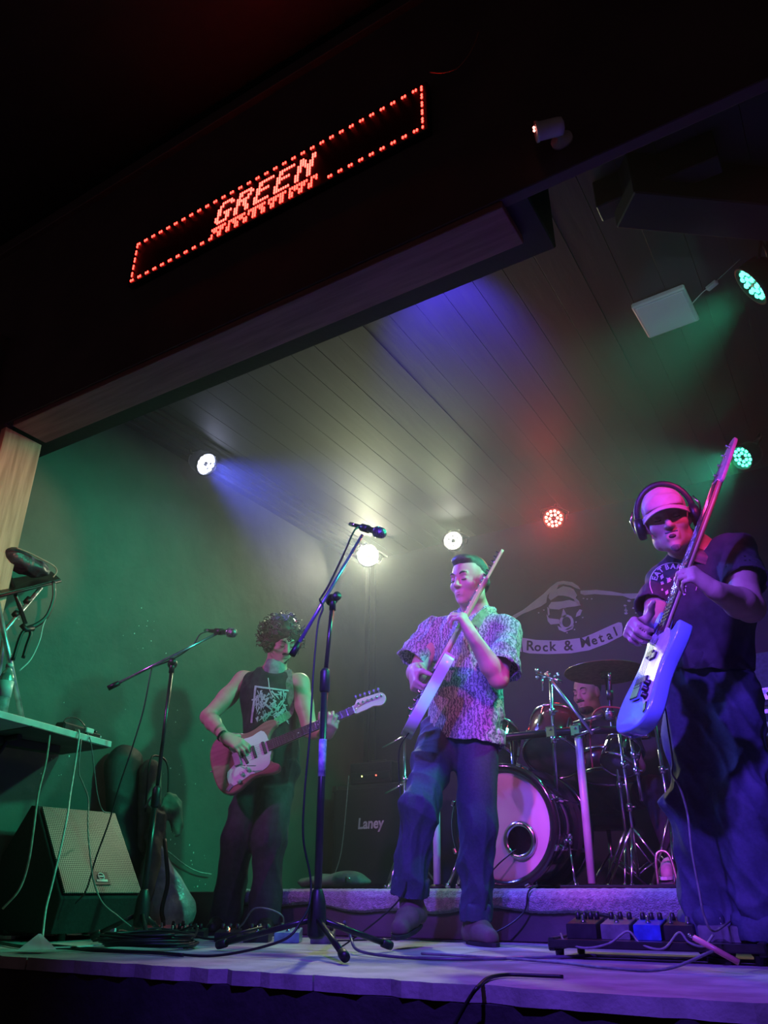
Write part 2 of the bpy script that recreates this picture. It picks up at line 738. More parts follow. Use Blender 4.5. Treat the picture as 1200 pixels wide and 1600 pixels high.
# walls
wl = MB().box((XL - .06, (YF + YB) / 2 + .05, 1.0), (.06, 2.1, 2.15)).build('wall_left', m_wallL)
wl['kind'] = 'structure'
wb = MB().box((-1.65, YB + .06, 1.0), (2.25, .06, 2.15)).build('wall_back', m_wallB)
wb['kind'] = 'structure'
MB().box((XR + .06, (YF + YB) / 2, 1.0), (.06, 1.95, 2.15)).build('wall_right', m_wallB)['kind'] = 'structure'
# ceiling over the stage: slab and boards running front to back
ce = MB().box((-1.65, 3.98, ZC + .07), (2.25, 1.97, .05)).build('ceiling', m_ceil)
ce['kind'] = 'structure'
bw = .172
n = int((XR - XL) / bw)
for i in range(n):
    x = XL + (i + .5) * (XR - XL) / n
    dz = random.random() * .003
    MB().box((x, 3.95, ZC + .012 + dz), ((XR - XL) / n / 2 - .0008, 1.93, .012), bev=.0012).build('ceiling_board', m_ceil, ce)
# audience room ceiling
MB().box((-1.6, -.4, 4.16), (5, 2.4, .05)).build('ceiling_hall', m_black)['kind'] = 'structure'
# proscenium: fascia with beam, soffit plank, jamb
fa = MB()
fa.box((-.55, 1.985, 3.31), (4.6, .025, .82), bev=.004)
fa.box((-4.45, 1.985, .64), (.84, .025, 1.85))
fa.box((2.3, 1.985, .64), (1.75, .025, 1.85))
fas = fa.build('wall_front', m_fascia)
fas['kind'] = 'structure'
MB().box((-2.2, 2.16, 2.80), (1.6, .15, .30), bev=.006).build('trim_1', m_black)['kind'] = 'structure'
MB().box((-2.12, 2.075, 2.478), (1.43, .105, .019), bev=.003).build('trim_2', m_soffit)['kind'] = 'structure'
MB().box((-3.60, 2.065, 1.10), (.022, .112, 1.355), bev=.003).build('trim_3', m_jamb)['kind'] = 'structure'
MB().box((-3.72, 2.03, 1.10), (.095, .02, 1.355)).build('trim_4', m_soffit)['kind'] = 'structure'
# ledge line high on the fascia
MB().box((-.55, 1.945, 3.98), (4.5, .02, .03), bev=.004).build('trim_5', m_fascia)['kind'] = 'structure'
# stepped cornice strips where the ceiling meets the left wall
for k, (dx, dz, w, h) in enumerate([(.03, .03, .03, .03), (.085, .02, .02, .02), (.135, .026, .026, .014), (.20, .014, .03, .012), (.27, .012, .012, .01)]):
    MB().box((XL + dx, 4.1, ZC - dz), (w, 1.76, h), bev=.004).build('trim_%d' % (6 + k), m_ceil)['kind'] = 'structure'
# diagonal bulkhead near the right wall
a, b = Vector((-.30, 2.53, 0)), Vector((.46, 3.12, 0))
d = (b - a).normalized()
nrm = Vector((-d.y, d.x, 0))
M = Matrix((d, nrm, Vector((0, 0, 1)))).transposed()
MB().box((a + b) / 2 + nrm * .10 + Vector((0, 0, 2.975)), ((b - a).length / 2, .10, .123), M, bev=.006).build('trim_11', m_wallB)['kind'] = 'structure'
MB().box((-.22, 2.66, 3.02), (.26, .05, .08), bev=.005).build('trim_12', m_wallB)['kind'] = 'structure'
# conduit up the back corner
MB().tube([(-3.72, 5.85, .3), (-3.72, 5.85, 3.05)], .012).tube([(-3.66, 5.86, .3), (-3.66, 5.86, 3.05)], .008).build('trim_13', m_wallB)['kind'] = 'structure'

# chipped plaster specks on the left wall: part of the wall
fl = MB()
for (cx, cy, n_, sx, sy) in [(60, 1330, 26, 70, 60), (270, 1200, 26, 70, 130), (225, 985, 12, 40, 40), (290, 1330, 14, 60, 40), (130, 1050, 8, 120, 150), (320, 1395, 10, 40, 20), (95, 1190, 8, 40, 60)]:
    for _ in range(n_):
        px, py = cx + random.gauss(0, sx * .4), cy + random.gauss(0, sy * .4)
        if px < 2:
            continue
        p = at(px, py, X=XL + .0005)
        if not (2.1 < p.y < 5.8):
            continue
        r0 = random.uniform(.0012, .0055)
        k = random.randint(4, 6)
        fl.prism([(r0 * random.uniform(.5, 1.3) * math.cos(6.28 * q / k), r0 * random.uniform(.5, 1.6) * math.sin(6.28 * q / k)) for q in range(k)], 0, .001,
                 Matrix.Translation(p) @ Matrix(((0, 0, 1, 0), (1, 0, 0, 0), (0, 1, 0, 0), (0, 0, 0, 1))))
o = fl.build('paint_chips', m_flake, wl)
o['kind'] = 'stuff'

# ------------------------------------------------------------------ riser and carpet
m_riser = mat('riser_paint', (0.10, 0.07, 0.09), 0.5, noise=5, bump=(30, .2))
rx0, rx1, ry0 = -3.72, -.74, 3.62
MB().box(((rx0 + rx1) / 2, (ry0 + 5.88) / 2, .10), ((rx1 - rx0) / 2, (5.88 - ry0) / 2, .0985), bev=.004).build('floor_riser', m_riser)['kind'] = 'structure'
m_carpet = mat('grey_carpet', (0.55, 0.53, 0.56), 0.95, noise=60, col2=(0.30, 0.29, 0.31), bump=(160, 1.0, .02), sheen=.4)


def carpet_fn(u, v):
    # v: across, from riser top over the rolled front lip; u: along x
    x = -3.2 + (rx1 - .012 + 3.2) * u
    sag = .012 * math.sin(x * 5.1) + .009 * math.sin(x * 13 + 1)
    prof = [(4.15, .204), (3.72, .206), (3.635, .212), (3.592, .203), (3.575, .175), (3.585, .14 - sag - .02 * u), (3.61, .128 - sag - .02 * u)]
    t = v * (len(prof) - 1)
    i = min(int(t), len(prof) - 2)
    f = t - i
    y = prof[i][0] * (1 - f) + prof[i + 1][0] * f
    z = prof[i][1] * (1 - f) + prof[i + 1][1] * f
    nz = mnoise.noise(Vector((x * 60, y * 60, z * 60))) * .004
    return Vector((x, y + nz, z + nz * .6 + (.003 if v < .3 else 0)))


cb = MB().grid(carpet_fn, 260, 36)
co = solo(cb, 'carpet', m_carpet, 'grey shaggy carpet rolled over the front edge of the drum riser', 'carpet', (-2.0, 3.62, .2))
md = co.modifiers.new('thick', 'SOLIDIFY')
md.thickness = .012
md.offset = 1
# ------------------------------------------------------------------ stage lamps
m_can = mat('par_can_black', (0.015, 0.015, 0.016), 0.35, noise=30)
m_steel = mat('brushed_steel', (0.55, 0.55, 0.57), 0.3, 0.9, noise=40)


def emis(name, col, st):
    return mat(name, (0.02, 0.02, 0.02), .3, emit=col, es=st)


def par_lamp(loc, aim, col, es, watt, label, angle=45, mount=(0, 0, 1), group='round LED stage lamps', rad=.085, spread=.6, lcol=None):
    loc, aim = Vector(loc), Vector(aim).normalized()
    th = thing('stage_lamp', label, 'stage lamp', loc, group)
    can = MB().lathe(loc - aim * .14, aim, [(.0, 0), (.05, 0), (.07, .02), (rad * .97, .05), (rad, .06), (rad + .006, .13), (rad + .006, .15), (rad - .004, .15), (rad - .004, .132), (0, .132)], 28)
    part(can, 'housing', m_can, th)
    x, y, _ = frame(aim)
    leds = MB()
    rr = rad * .86
    pos = [(0, 0)] if False else []
    for ring, cnt in ((.42, 6), (.82, 12)):
        for k in range(cnt):
            a = 2 * math.pi * (k + (.5 if ring > .5 else 0)) / cnt
            pos.append((rr * ring * math.cos(a), rr * ring * math.sin(a)))
    for (px, py) in pos:
        leds.lathe(loc + x * px + y * py - aim * .004, aim, [(rad * .135, 0), (rad * .125, .004), (rad * .07, .009), (0, .0105)], 10)
    o = part(leds, 'led_array', emis('led_%s' % label[:24].replace(' ', '_'), col, es), th)
    # yoke bracket up to its mount
    mv = Vector(mount)
    side = aim.cross(mv)
    side = side.normalized() if side.length > .05 else x
    up = mv.normalized()
    c0 = loc - aim * .07
    yk = MB().tube([c0 + side * (rad + .02), c0 + side * (rad + .02) + up * .10, c0 + side * .02 + up * .15, c0 - side * .02 + up * .15, c0 - side * (rad + .02) + up * .10, c0 - side * (rad + .02)], .008, 6)
    yk.tube([c0 + up * .15, c0 + mv], .011, 8)
    part(yk, 'bracket', m_can, th)
    s = spot('stage_lamp_beam', loc + aim * .03, loc + aim, lcol or col, watt, angle, spread, rad)
    return th


W_ = (1.0, .93, .72)
G_ = (.06, 1.0, .42)
lm = {}
p = at(322, 725, X=-3.62)
par_lamp(p, (.68, .05, -.50), (.62, .66, 1.0), 60, 650, 'white-blue glowing lamp high on the left wall near the beam', 50, (-.05, 0, .13), lcol=(.10, .12, 1.0))
p = at(575, 868, Y=5.45)
par_lamp(p, (.48, -.78, -.38), (1.0, .95, .68), 260, 185, 'blazing warm white lamp in the back corner beside the boom microphone', 88, (0, .1, .12), rad=.10, lcol=(.92, 1.0, .62), spread=.9)
p = at(708, 845, Y=5.5)
par_lamp(p, (.26, -.90, -.16), (1.0, 1.0, .82), 70, 48, 'white-green glowing lamp above the middle guitarist', 64, (0, .1, .16), lcol=(.85, 1.0, .55), spread=.9)
p = at(865, 810, Y=5.5)
par_lamp(p, (.22, -.82, -.40), (1.0, .10, .07), 26, 60, 'red glowing lamp on the back wall above the mural', 95, (0, .1, .18), lcol=(1.0, .03, .03), spread=.9)
p = at(1160, 715, Y=5.2)
par_lamp(p, (-.60, -.55, -.48), (.05, 1.0, .50), 9, 170, 'green lamp at the back beside the bass headstock', 70, (.1, .1, .2), lcol=(.06, 1.0, .58), spread=.8)
p = at(1175, 446, Z=2.84)
par_lamp(p, (-.80, -.02, -.44), (.05, 1.0, .55), 8, 330, 'green lamp by the ceiling at the right edge near the square panel', 66, (.06, .02, .22), rad=.105, lcol=(.04, 1.0, .52), spread=.7)
# ------------------------------------------------------------------ LED sign on the fascia
m_sign = mat('sign_face_black', (0.012, 0.010, 0.010), 0.35, noise=20)
m_led = mat('sign_led_red', (0.1, .0, .0), .3, emit=(1.0, .018, .012), es=20.0)
m_ledt = mat('sign_led_amber', (0.1, .02, .0), .3, emit=(1.0, .035, .025), es=15.0)
m_cable = mat('black_rubber', (0.012, 0.012, 0.013), 0.45, noise=50)
m_chrome = mat('chrome', (0.75, 0.75, 0.77), 0.16, 1.0, noise=8, col2=(.6, .6, .62))
m_blkplastic = mat('black_plastic', (0.018, 0.018, 0.02), 0.42, noise=60, bump=(120, .15, .002))
m_blkmetal = mat('black_enamel', (0.02, 0.02, 0.022), 0.28, noise=30)
m_white = mat('white_plastic', (0.75, 0.75, 0.74), 0.4, noise=15, col2=(.68, .68, .67))
sx0, sx1, sz0, sz1 = -2.70, -.98, 3.035, 3.287
th = thing('led_sign', 'red LED message sign reading GREEN on the dark fascia', 'LED sign', (-1.84, 1.955, 3.02))
b = MB().box((-1.84, 1.938, 3.161), (.885, .018, .15), bev=.004)
part(b, 'sign_case', m_sign, th)
NC, NR = 128, 16
px_, pz_ = (sx1 - sx0) / (NC - 1), (sz1 - sz0) / (NR - 1)
FONT = {
    'G': ['.#####.', '##...##', '##.....', '##.....', '##.####', '##...##', '##...##', '.#####.'],
    'R': ['######.', '##...##', '##...##', '######.', '##.##..', '##..##.', '##...##', '##...##'],
    'E': ['#######', '##.....', '##.....', '######.', '##.....', '##.....', '##.....', '#######'],
    'N': ['##...##', '###..##', '####.##', '##.####', '##..###', '##...##', '##...##', '##...##'],
}
dots, tdots = MB(), MB()


def led(mbq, c, r_):
    x, z = sx0 + c * px_, sz1 - r_ * pz_
    mbq.ball((x, 1.919, z), (.0055, .004, .0084), 6)


for c in range(NC):
    if c % 4 in (0, 1):
        led(dots, c, 0)
        if not (40 < c < 90):
            led(dots, c, NR - 1)
for r_ in range(NR):
    if r_ % 3 != 2:
        led(dots, 0, r_)
        led(dots, NC - 1, r_)
c0 = 42
for li, ch in enumerate('GREEN'):
    for rr, row in enumerate(FONT[ch]):
        for cc, v in enumerate(row):
            if v == '#':
                led(tdots, c0 + li * 9 + cc + (7 - rr) // 3, rr + 3)
for c in range(41, 88):
    if c % 9 != 3:
        led(dots, c, 12)
        if c % 3 != 2:
            led(dots, c, 13)
    if c % 4 in (0, 1):
        led(dots, c, 15)
        led(dots, c, 14)
o = part(dots, 'led_dots', m_led, th)
o['kind'] = 'stuff'
o = part(tdots, 'led_letters', m_ledt, th)
o['kind'] = 'stuff'

# security camera and a loose wire on the fascia
c = at(856, 198, Y=1.86)
th = thing('security_camera', 'small white security camera fixed on the fascia near the sign', 'camera', c)
part(MB().lathe((c.x + .02, 1.96, c.z + .02), (0, -1, 0), [(.04, 0), (.04, .012), (.015, .02), (.012, .06)], 16), 'wall_mount', m_white, th)
part(MB().lathe(c + Vector((.05, .02, -.005)), (-1, -.4, -.15), [(.018, 0), (.03, .006), (.032, .02), (.032, .085), (.036, .09), (.036, .098), (.0, .095)], 18), 'camera_body', m_white, th)
lens = MB()
d = Vector((-1, -.4, -.15)).normalized()
for k in range(2):
    lens.ball(c + Vector((.05, .02, -.005)) + d * .099 + Vector((0, -.014, .008 - k * .016)), .005, 8)
part(lens, 'infrared_led', mat('ir_led', (.1, 0, 0), .3, emit=(1, .25, .2), es=6), th)
pts = [at(x, y, Y=1.90) for x, y in ((672, 113), (690, 114), (712, 108), (728, 92), (740, 72), (748, 50))]
solo(MB().tube(cat_pts(pts, 5), .0028, 6), 'loose_wire', mat('copper_wire', (.5, .2, .12), .4, .3, noise=20), 'thin curved loose wire dangling from the fascia above the sign', 'wire', pts[0])

# ------------------------------------------------------------------ square panel light on the ceiling
th = thing('ceiling_panel_light', 'square white flat panel light, switched off, on the dark stage ceiling', 'panel light', (-.4, 3.66, 3.1))
M = Matrix.Rotation(R(-3), 3, 'Z')
part(MB().box((-.4, 3.66, 3.079), (.142, .158, .018), M, bev=.008), 'panel_frame', m_white, th)
part(MB().box((-.4, 3.66, 3.0600), (.125, .141, .002), M, bev=.0015), 'diffuser', mat('opal_diffuser', (.82, .84, .86), .5, noise=6, col2=(.78, .8, .82)), th)
wp = [Vector((-.26, 3.66, 3.075)), Vector((-.20, 3.62, 3.09)), Vector((-.17, 3.60, 3.09))]
part(MB().tube(cat_pts(wp, 4), .003, 6), 'flex', m_white, th)
part(MB().tube([(-.11, 3.56, 3.09), (.02, 3.46, 3.09)], .002, 6), 'flex', m_white, th)
part(MB().box((-.14, 3.58, 3.085), (.032, .014, .011), Matrix.Rotation(R(-33), 3, 'Z'), bev=.003), 'driver', m_white, th)

# ------------------------------------------------------------------ mural on the back wall
m_mural = mat('mural_paint_lavender', (0.72, 0.72, 0.80), 0.7, noise=12, col2=(.64, .64, .72))
m_mdark = mat('mural_paint_dark', (0.02, 0.02, 0.03), 0.7, noise=12)
YM = YB - .001


def zpt(q, s=4.286, ox=780, oy=860):
    return ox + q[0] / s, oy + q[1] / s


def wall_poly(mbq, zs, y0=YM, t=.004):
    pts = [at(*zpt(q), Y=y0) for q in zs]
    mbq.prism([(p.x, p.z) for p in pts], 0, t, Matrix(((1, 0, 0, 0), (0, 0, -1, y0), (0, 1, 0, 0), (0, 0, 0, 1))))


mur = thing('wall_mural', 'pale painted skull with outspread wings above a Rock & Metal ribbon on the back wall', 'mural', at(880, 1020, Y=YM))
w1 = MB()
wall_poly(w1, [(40, 470), (105, 430), (160, 400), (230, 345), (300, 290), (345, 245), (390, 212), (430, 205), (490, 213), (530, 240), (545, 262), (520, 255), (480, 236), (430, 226), (400, 232), (385, 262), (350, 272), (325, 300), (315, 350), (280, 375), (220, 400), (160, 425), (120, 448), (50, 490)])
part(w1, 'wing', m_mural, mur)
w2 = MB()
wall_poly(w2, [(545, 270), (600, 268), (650, 265), (750, 275), (830, 290), (960, 288), (1010, 275), (1010, 330), (950, 320), (880, 325), (830, 305), (740, 300), (640, 293), (570, 300), (545, 290)])
for q in range(16):
    cx, cy = random.uniform(840, 1000), random.uniform(335, 425)
    r0 = random.uniform(4, 14)
    wall_poly(w2, [(cx + r0 * math.cos(a) * random.uniform(.5, 1.4), cy + r0 * .7 * math.sin(a)) for a in [k * 1.2566 for k in range(5)]])
part(w2, 'wing', m_mural, mur)
sk = MB()
wall_poly(sk, [(385, 262), (430, 240), (475, 248), (500, 262), (522, 300), (505, 330), (470, 312), (430, 303), (395, 303), (345, 335), (330, 318), (335, 295), (350, 272)])
wall_poly(sk, [(330, 375), (350, 347), (420, 342), (470, 332), (530, 350), (548, 368), (505, 376), (455, 382), (440, 387), (425, 387), (400, 397), (340, 392)])
wall_poly(sk, [(430, 390), (452, 430), (442, 452), (415, 450)])
wall_poly(sk, [(318, 428), (335, 455), (400, 462), (415, 490), (345, 497), (326, 475)])
for k in range(14):
    a0, a1 = k * 2 * math.pi / 14, (k + 1) * 2 * math.pi / 14
    wall_poly(sk, [(452 + 48 * math.cos(a0), 482 + 52 * math.sin(a0)), (452 + 48 * math.cos(a1), 482 + 52 * math.sin(a1)), (452 + 30 * math.cos(a1), 480 + 36 * math.sin(a1)), (452 + 30 * math.cos(a0), 480 + 36 * math.sin(a0))])
wall_poly(sk, [(392, 505), (440, 532), (502, 500), (492, 527), (440, 548), (400, 532)])
wall_poly(sk, [(540, 395), (557, 400), (543, 435), (513, 447), (520, 420)])
wall_poly(sk, [(505, 312), (535, 340), (543, 368), (528, 362), (503, 335)])
wall_poly(sk, [(322, 380), (335, 385), (338, 430), (328, 440)])
for (cx, cy) in ((565, 322), (590, 326), (620, 325), (560, 450), (515, 480), (505, 530), (300, 400), (265, 418), (560, 290), (455, 552)):
    wall_poly(sk, [(cx - 5, cy - 3), (cx + 5, cy - 4), (cx + 4, cy + 4), (cx - 4, cy + 4)])
part(sk, 'skull', m_mural, mur)
rb = MB()
wall_poly(rb, [(150, 585), (250, 600), (400, 605), (560, 585), (640, 553), (700, 525), (760, 498), (800, 482), (820, 485), (828, 515), (825, 572), (770, 600), (720, 625), (600, 670), (480, 690), (330, 695), (200, 690), (160, 680)])
wall_poly(rb, [(100, 600), (140, 590), (152, 680), (110, 672)])
part(rb, 'ribbon', m_mural, mur)
lt = MB()
for ch, cx, cy, rot, sz in (('R', 207, 641, -2, 92), ('o', 258, 648, 0, 84), ('c', 308, 650, 2, 84), ('k', 357, 645, 2, 88), ('&', 462, 640, 4, 96), ('M', 577, 617, 10, 92), ('e', 636, 604, 15, 84), ('t', 682, 588, 18, 88), ('a', 737, 570, 20, 84), ('l', 779, 545, 22, 88)):
    vs, fs = text_mesh(ch, sz, 2.0)
    ca, sa = math.cos(R(rot)), math.sin(R(rot))
    V3 = []
    for v in vs:
        x, y = v.x * ca - v.y * sa, v.x * sa + v.y * ca
        V3.append(at(*zpt((cx + x, cy - y)), Y=YM - .0055))
    part(MB().add(V3, fs), 'letter', m_mdark, mur)

# ------------------------------------------------------------------ side table against the left wall
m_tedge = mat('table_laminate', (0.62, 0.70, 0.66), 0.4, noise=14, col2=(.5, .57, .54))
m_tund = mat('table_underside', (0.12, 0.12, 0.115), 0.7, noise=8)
tz = .905
T0, T1, T2, T3 = Vector((-3.20, 2.20, tz)), Vector((-3.37, 2.80, tz)), Vector((-3.785, 2.82, tz)), Vector((-3.785, 2.20, tz))
th = thing('side_table', 'pale edged narrow table top bracketed to the green left wall', 'table', (-3.6, 2.45, .75))
dn = Vector((0, 0, -.03))
part(MB().prism([(-3.17, 2.0), (-3.37, 2.80), (-3.785, 2.82), (-3.785, 2.2), (-3.56, 2.2), (-3.56, 2.0)], tz - .03, tz, bev=.002), 'table_top', m_tedge, th)
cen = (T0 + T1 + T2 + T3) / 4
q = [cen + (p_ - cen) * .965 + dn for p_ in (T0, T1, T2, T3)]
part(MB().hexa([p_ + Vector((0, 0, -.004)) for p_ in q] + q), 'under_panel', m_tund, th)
part(MB().box((-3.55, 2.42, tz - .055), (.03, .19, .02), bev=.003), 'batten', m_black, th)
part(MB().tube([(-3.77, 2.3, .52), (-3.77, 2.3, .85), (-3.42, 2.3, .86)], .014, 8).tube([(-3.77, 2.3, .55), (-3.5, 2.3, .86)], .01, 8), 'bracket', m_black, th)

# folding stand on the table with a bag on it
m_tubing = mat('painted_steel_tube', (0.72, 0.76, 0.80), 0.3, .7, noise=20)
XS = -3.52


def lp(px, py, X=XS):
    return at(px, py, X=X)


th = thing('folding_stand', 'folding cross-leg stand with a black tray standing on the side table', 'stand', (-3.55, 2.3, tz))
p0 = lp(44, 1118)
p0.z = tz
part(MB().tube([lp(-12, 905), p0], .0135, 8), 'leg', m_tubing, th)
pb = Vector((-3.66, 2.30, tz))
part(MB().tube([lp(64, 918, -3.62), lp(8, 985, -3.62), pb], .012, 8), 'leg', m_tubing, th)
part(MB().tube([lp(14, 898, -3.60), lp(40, 975, -3.60)], .011, 8), 'strut', m_blkmetal, th)
part(MB().tube([lp(40, 942, -3.615), lp(46, 935, -3.615)], .017, 8), 'clamp', m_blkplastic, th)
part(MB().tube([lp(22, 962, -3.615), lp(27, 957, -3.615)], .017, 8), 'clamp', m_blkplastic, th)
a, b_, c_, d_ = lp(-10, 934), lp(94, 908), lp(80, 896, -3.72), lp(-10, 912, -3.72)
tray = MB().hexa([a, b_, c_, d_] + [v + Vector((0, 0, .012)) for v in (a, b_, c_, d_)])
lipp = [lp(-10, 890), lp(20, 887), lp(94, 908)]
tray.tube([a, b_, c_], .009, 6)
part(tray, 'tray', m_blkplastic, th)
m_bag = mat('dark_nylon', (0.05, 0.065, 0.08), 0.38, noise=12, bump=(30, .5, .01))
s = SDF()
bc = lp(42, 884, -3.60)
s.ell(bc, (.07, .13, .052), k=.02).ell(bc + Vector((0, .06, .0)), (.055, .07, .04), k=.02).ell(bc + Vector((.0, -.08, .022)), (.06, .08, .05), k=.02)
th2 = thing('nylon_bag', 'crumpled shiny dark bag with a cord lying on the stand tray', 'bag', bc - Vector((0, 0, .05)))
sdf_obj(s, .008, 'bag_body', m_bag, th2, [(.012, .09, None), (.005, .04, None)], seed=3)
cp = [lp(26, 856), lp(46, 864), lp(66, 874), lp(84, 884), lp(89, 893), lp(83, 902)]
part(MB().tube(cat_pts(cp, 5), .0035, 6), 'cord', mat('tan_cord', (.45, .40, .32), .7, noise=40), th2)
# strap bundle hanging from the tray
th3 = thing('strap_bundle', 'black strap loop with cords hanging below the stand tray', 'strap', lp(40, 980, -3.5))
part(MB().tube(cat_pts([lp(84, 908, -3.5), lp(84, 935, -3.5), lp(74, 962, -3.5), lp(58, 976, -3.5), lp(42, 982, -3.5)], 6), .012, 8, flat=(1, .35)), 'strap', m_cable, th3)
part(MB().tube(cat_pts([lp(42, 982, -3.5), lp(34, 990, -3.5), lp(28, 1005, -3.5), lp(20, 1032, -3.5)], 5), .009, 8).tube(cat_pts([lp(44, 982, -3.5), lp(48, 990, -3.5), lp(42, 1008, -3.5), lp(36, 1028, -3.5)], 5), .009, 8), 'strap_tail', m_cable, th3)
part(MB().tube(cat_pts([lp(86, 920, -3.5), lp(82, 945, -3.5), lp(68, 975, -3.5), lp(62, 1000, -3.5), lp(48, 1030, -3.5), lp(30, 1048, -3.5)], 6), .004, 6), 'cord', m_white, th3)
part(MB().tube([lp(34, 976, -3.495), lp(40, 984, -3.495), lp(52, 982, -3.495)], .014, 8), 'buckle', m_blkplastic, th3)
# water bottle at the picture edge, on the table
bp = Vector((-3.245, 2.06, tz))
th = thing('water_bottle', 'clear plastic bottle with a white label at the edge of the side table', 'bottle', bp)
m_pet = mat('clear_pet', (.8, .88, .86), .12, trans=.6, noise=30, bump=(25, .5, .01))
part(MB().lathe(bp, (0, 0, 1), [(.028, 0), (.033, .006), (.033, .06), (.031, .066), (.033, .072), (.033, .155), (.024, .185), (.013, .2), (.013, .212)], 20), 'bottle_body', m_pet, th)
part(MB().lathe(bp + Vector((0, 0, .075)), (0, 0, 1), [(.0335, 0), (.0335, .07)], 20), 'bottle_label', m_white, th)
part(MB().lathe(bp + Vector((0, 0, .207)), (0, 0, 1), [(.016, 0), (.016, .016), (0, .017)], 16), 'cap', m_white, th)
# gadgets on the table
p1 = Vector((-3.39, 2.55, tz))
th = thing('adapter_box', 'dark flat adapter box with a pale plug end on the side table', 'adapter', p1)
part(MB().box(p1 + Vector((0, 0, .024)), (.03, .085, .022), Matrix.Rotation(R(14), 3, 'Z'), bev=.008), 'adapter_body', m_blkplastic, th)
part(MB().box(p1 + Vector((-.005, .105, .034)), (.022, .03, .012), Matrix.Rotation(R(14), 3, 'Z'), bev=.004), 'plug_end', m_white, th)
part(MB().tube(cat_pts([p1 + Vector((.02, -.07, .03)), p1 + Vector((0, -.03, .075)), p1 + Vector((-.01, .04, .085)), p1 + Vector((-.01, .1, .05))], 6), .003, 6), 'lead', m_cable, th)
p2 = Vector((-3.41, 2.69, tz))
th = thing('socket_strip', 'short black multi-plug socket strip near the end of the side table', 'power strip', p2)
part(MB().box(p2 + Vector((0, 0, .016)), (.02, .06, .015), Matrix.Rotation(R(15), 3, 'Z'), bev=.003), 'strip_body', m_blkplastic, th)
for k in range(4):
    part(MB().lathe(p2 + Vector((.008 - k * .007, -.042 + k * .027, .03)), (0, 0, 1), [(.009, 0), (.009, .012), (.006, .018), (0, .018)], 10), 'plug', m_blkplastic, th)
part(MB().box(p2 + Vector((-.016, .065, .022)), (.012, .012, .005), bev=.002), 'usb_stick', m_white, th)


def cable(name, label, px, r_, m, base=None, group=None, n=7):
    """px: list of world points"""
    return solo(MB().tube(cat_pts(px, n), r_, 6), name, m, label, 'cable', base or px[-1], group)


m_wcab = mat('white_cable', (.62, .66, .62), .5, noise=40)
m_gcab = mat('grey_cable', (.22, .23, .22), .5, noise=40)
cable('hanging_cable', 'tan cable hanging off the table down in front of the wedge speaker', [lp(74, 1136, -3.33), lp(78, 1142, -3.28), lp(72, 1190, -3.26), lp(60, 1240, -3.24), lp(52, 1300, -3.2), lp(44, 1350, -3.2), lp(30, 1390, -3.2), lp(4, 1420, -3.25)], .005, mat('tan_cable', (.42, .38, .32), .5, noise=40))
cable('hanging_cable', 'long white cable hanging from the socket strip across the wedge speaker to the stage edge', [lp(118, 1140, -3.36), lp(124, 1146, -3.29), lp(118, 1190, -3.27), lp(110, 1240, -3.2), lp(106, 1270, -3.1), lp(96, 1320, -3.05), lp(82, 1380, -3.02), lp(72, 1420, -3.0), lp(67, 1460, -2.95), lp(65, 1482, -2.88)], .0045, m_wcab)
cable('hanging_cable', 'thin dark jointed cable hanging left of the round black gig bag', [lp(128, 1146, -3.36), lp(126, 1165, -3.28), lp(123, 1205, -3.28), lp(130, 1225, -3.28), lp(138, 1250, -3.25), lp(137, 1290, -3.15), lp(140, 1330, -3.1), lp(146, 1375, -3.08), lp(160, 1410, -3.05), lp(185, 1432, -3.02), lp(205, 1448, -2.98)], .003, m_gcab)
cable('hanging_cable', 'thin green-lit cable looping from the table end to the gig bag', [lp(137, 1146, -3.37), lp(142, 1160, -3.30), lp(147, 1200, -3.30), lp(152, 1240, -3.32), lp(160, 1266, -3.35), lp(172, 1270, -3.4)], .003, m_gcab)

# ------------------------------------------------------------------ wedge monitor
m_wedge = mat('wedge_carpet_black', (0.02, 0.02, 0.02), 0.85, noise=60, bump=(120, .4, .004))
m_grille = bpy.data.materials.new('perforated_grille')
m_grille.use_nodes = True
nt = m_grille.node_tree
bs = nt.nodes['Principled BSDF']
bs.inputs['Roughness'].default_value = .4
bs.inputs['Metallic'].default_value = .35
tc = nt.nodes.new('ShaderNodeTexCoord')
vo = nt.nodes.new('ShaderNodeTexVoronoi')
vo.inputs['Scale'].default_value = 95
vo.inputs['Randomness'].default_value = 0.0
vo.voronoi_dimensions = '2D'
rp = nt.nodes.new('ShaderNodeValToRGB')
rp.color_ramp.elements[0].position = .38
rp.color_ramp.elements[0].color = (.015, .015, .015, 1)
rp.color_ramp.elements[1].position = .46
rp.color_ramp.elements[1].color = (.28, .29, .25, 1)
nt.links.new(tc.outputs['Object'], vo.inputs['Vector'])
nt.links.new(vo.outputs['Distance'], rp.inputs['Fac'])
nt.links.new(rp.outputs[0], bs.inputs['Base Color'])
bpn = nt.nodes.new('ShaderNodeBump')
bpn.inputs['Strength'].default_value = .6
bpn.inputs['Distance'].default_value = .003
nt.links.new(rp.outputs[0], bpn.inputs['Height'])
nt.links.new(bpn.outputs[0], bs.inputs['Normal'])
wd = Vector((1.0, -.04, 0)).normalized()       # facing
ws = Vector((-wd.y, wd.x, 0))                  # towards the right seen from the front is -ws
wc = Vector((-3.42, 2.80, 0.03))
Mw = Matrix((wd, ws, Vector((0, 0, 1)))).transposed()
th = thing('wedge_monitor', 'black floor wedge speaker with a perforated metal grille by the left wall', 'speaker', wc, M=Mw)
hw = .235
prof = [(.14, 0), (.17, .14), (-.14, .55), (-.19, .555), (-.36, .33), (-.36, 0)]
wb_ = MB().prism([(p_[0], p_[1]) for p_ in prof], -hw, hw, Matrix(((1, 0, 0, 0), (0, 0, 1, 0), (0, 1, 0, 0), (0, 0, 0, 1))), bev=.008)
wb_.build('cabinet', m_wedge, th)
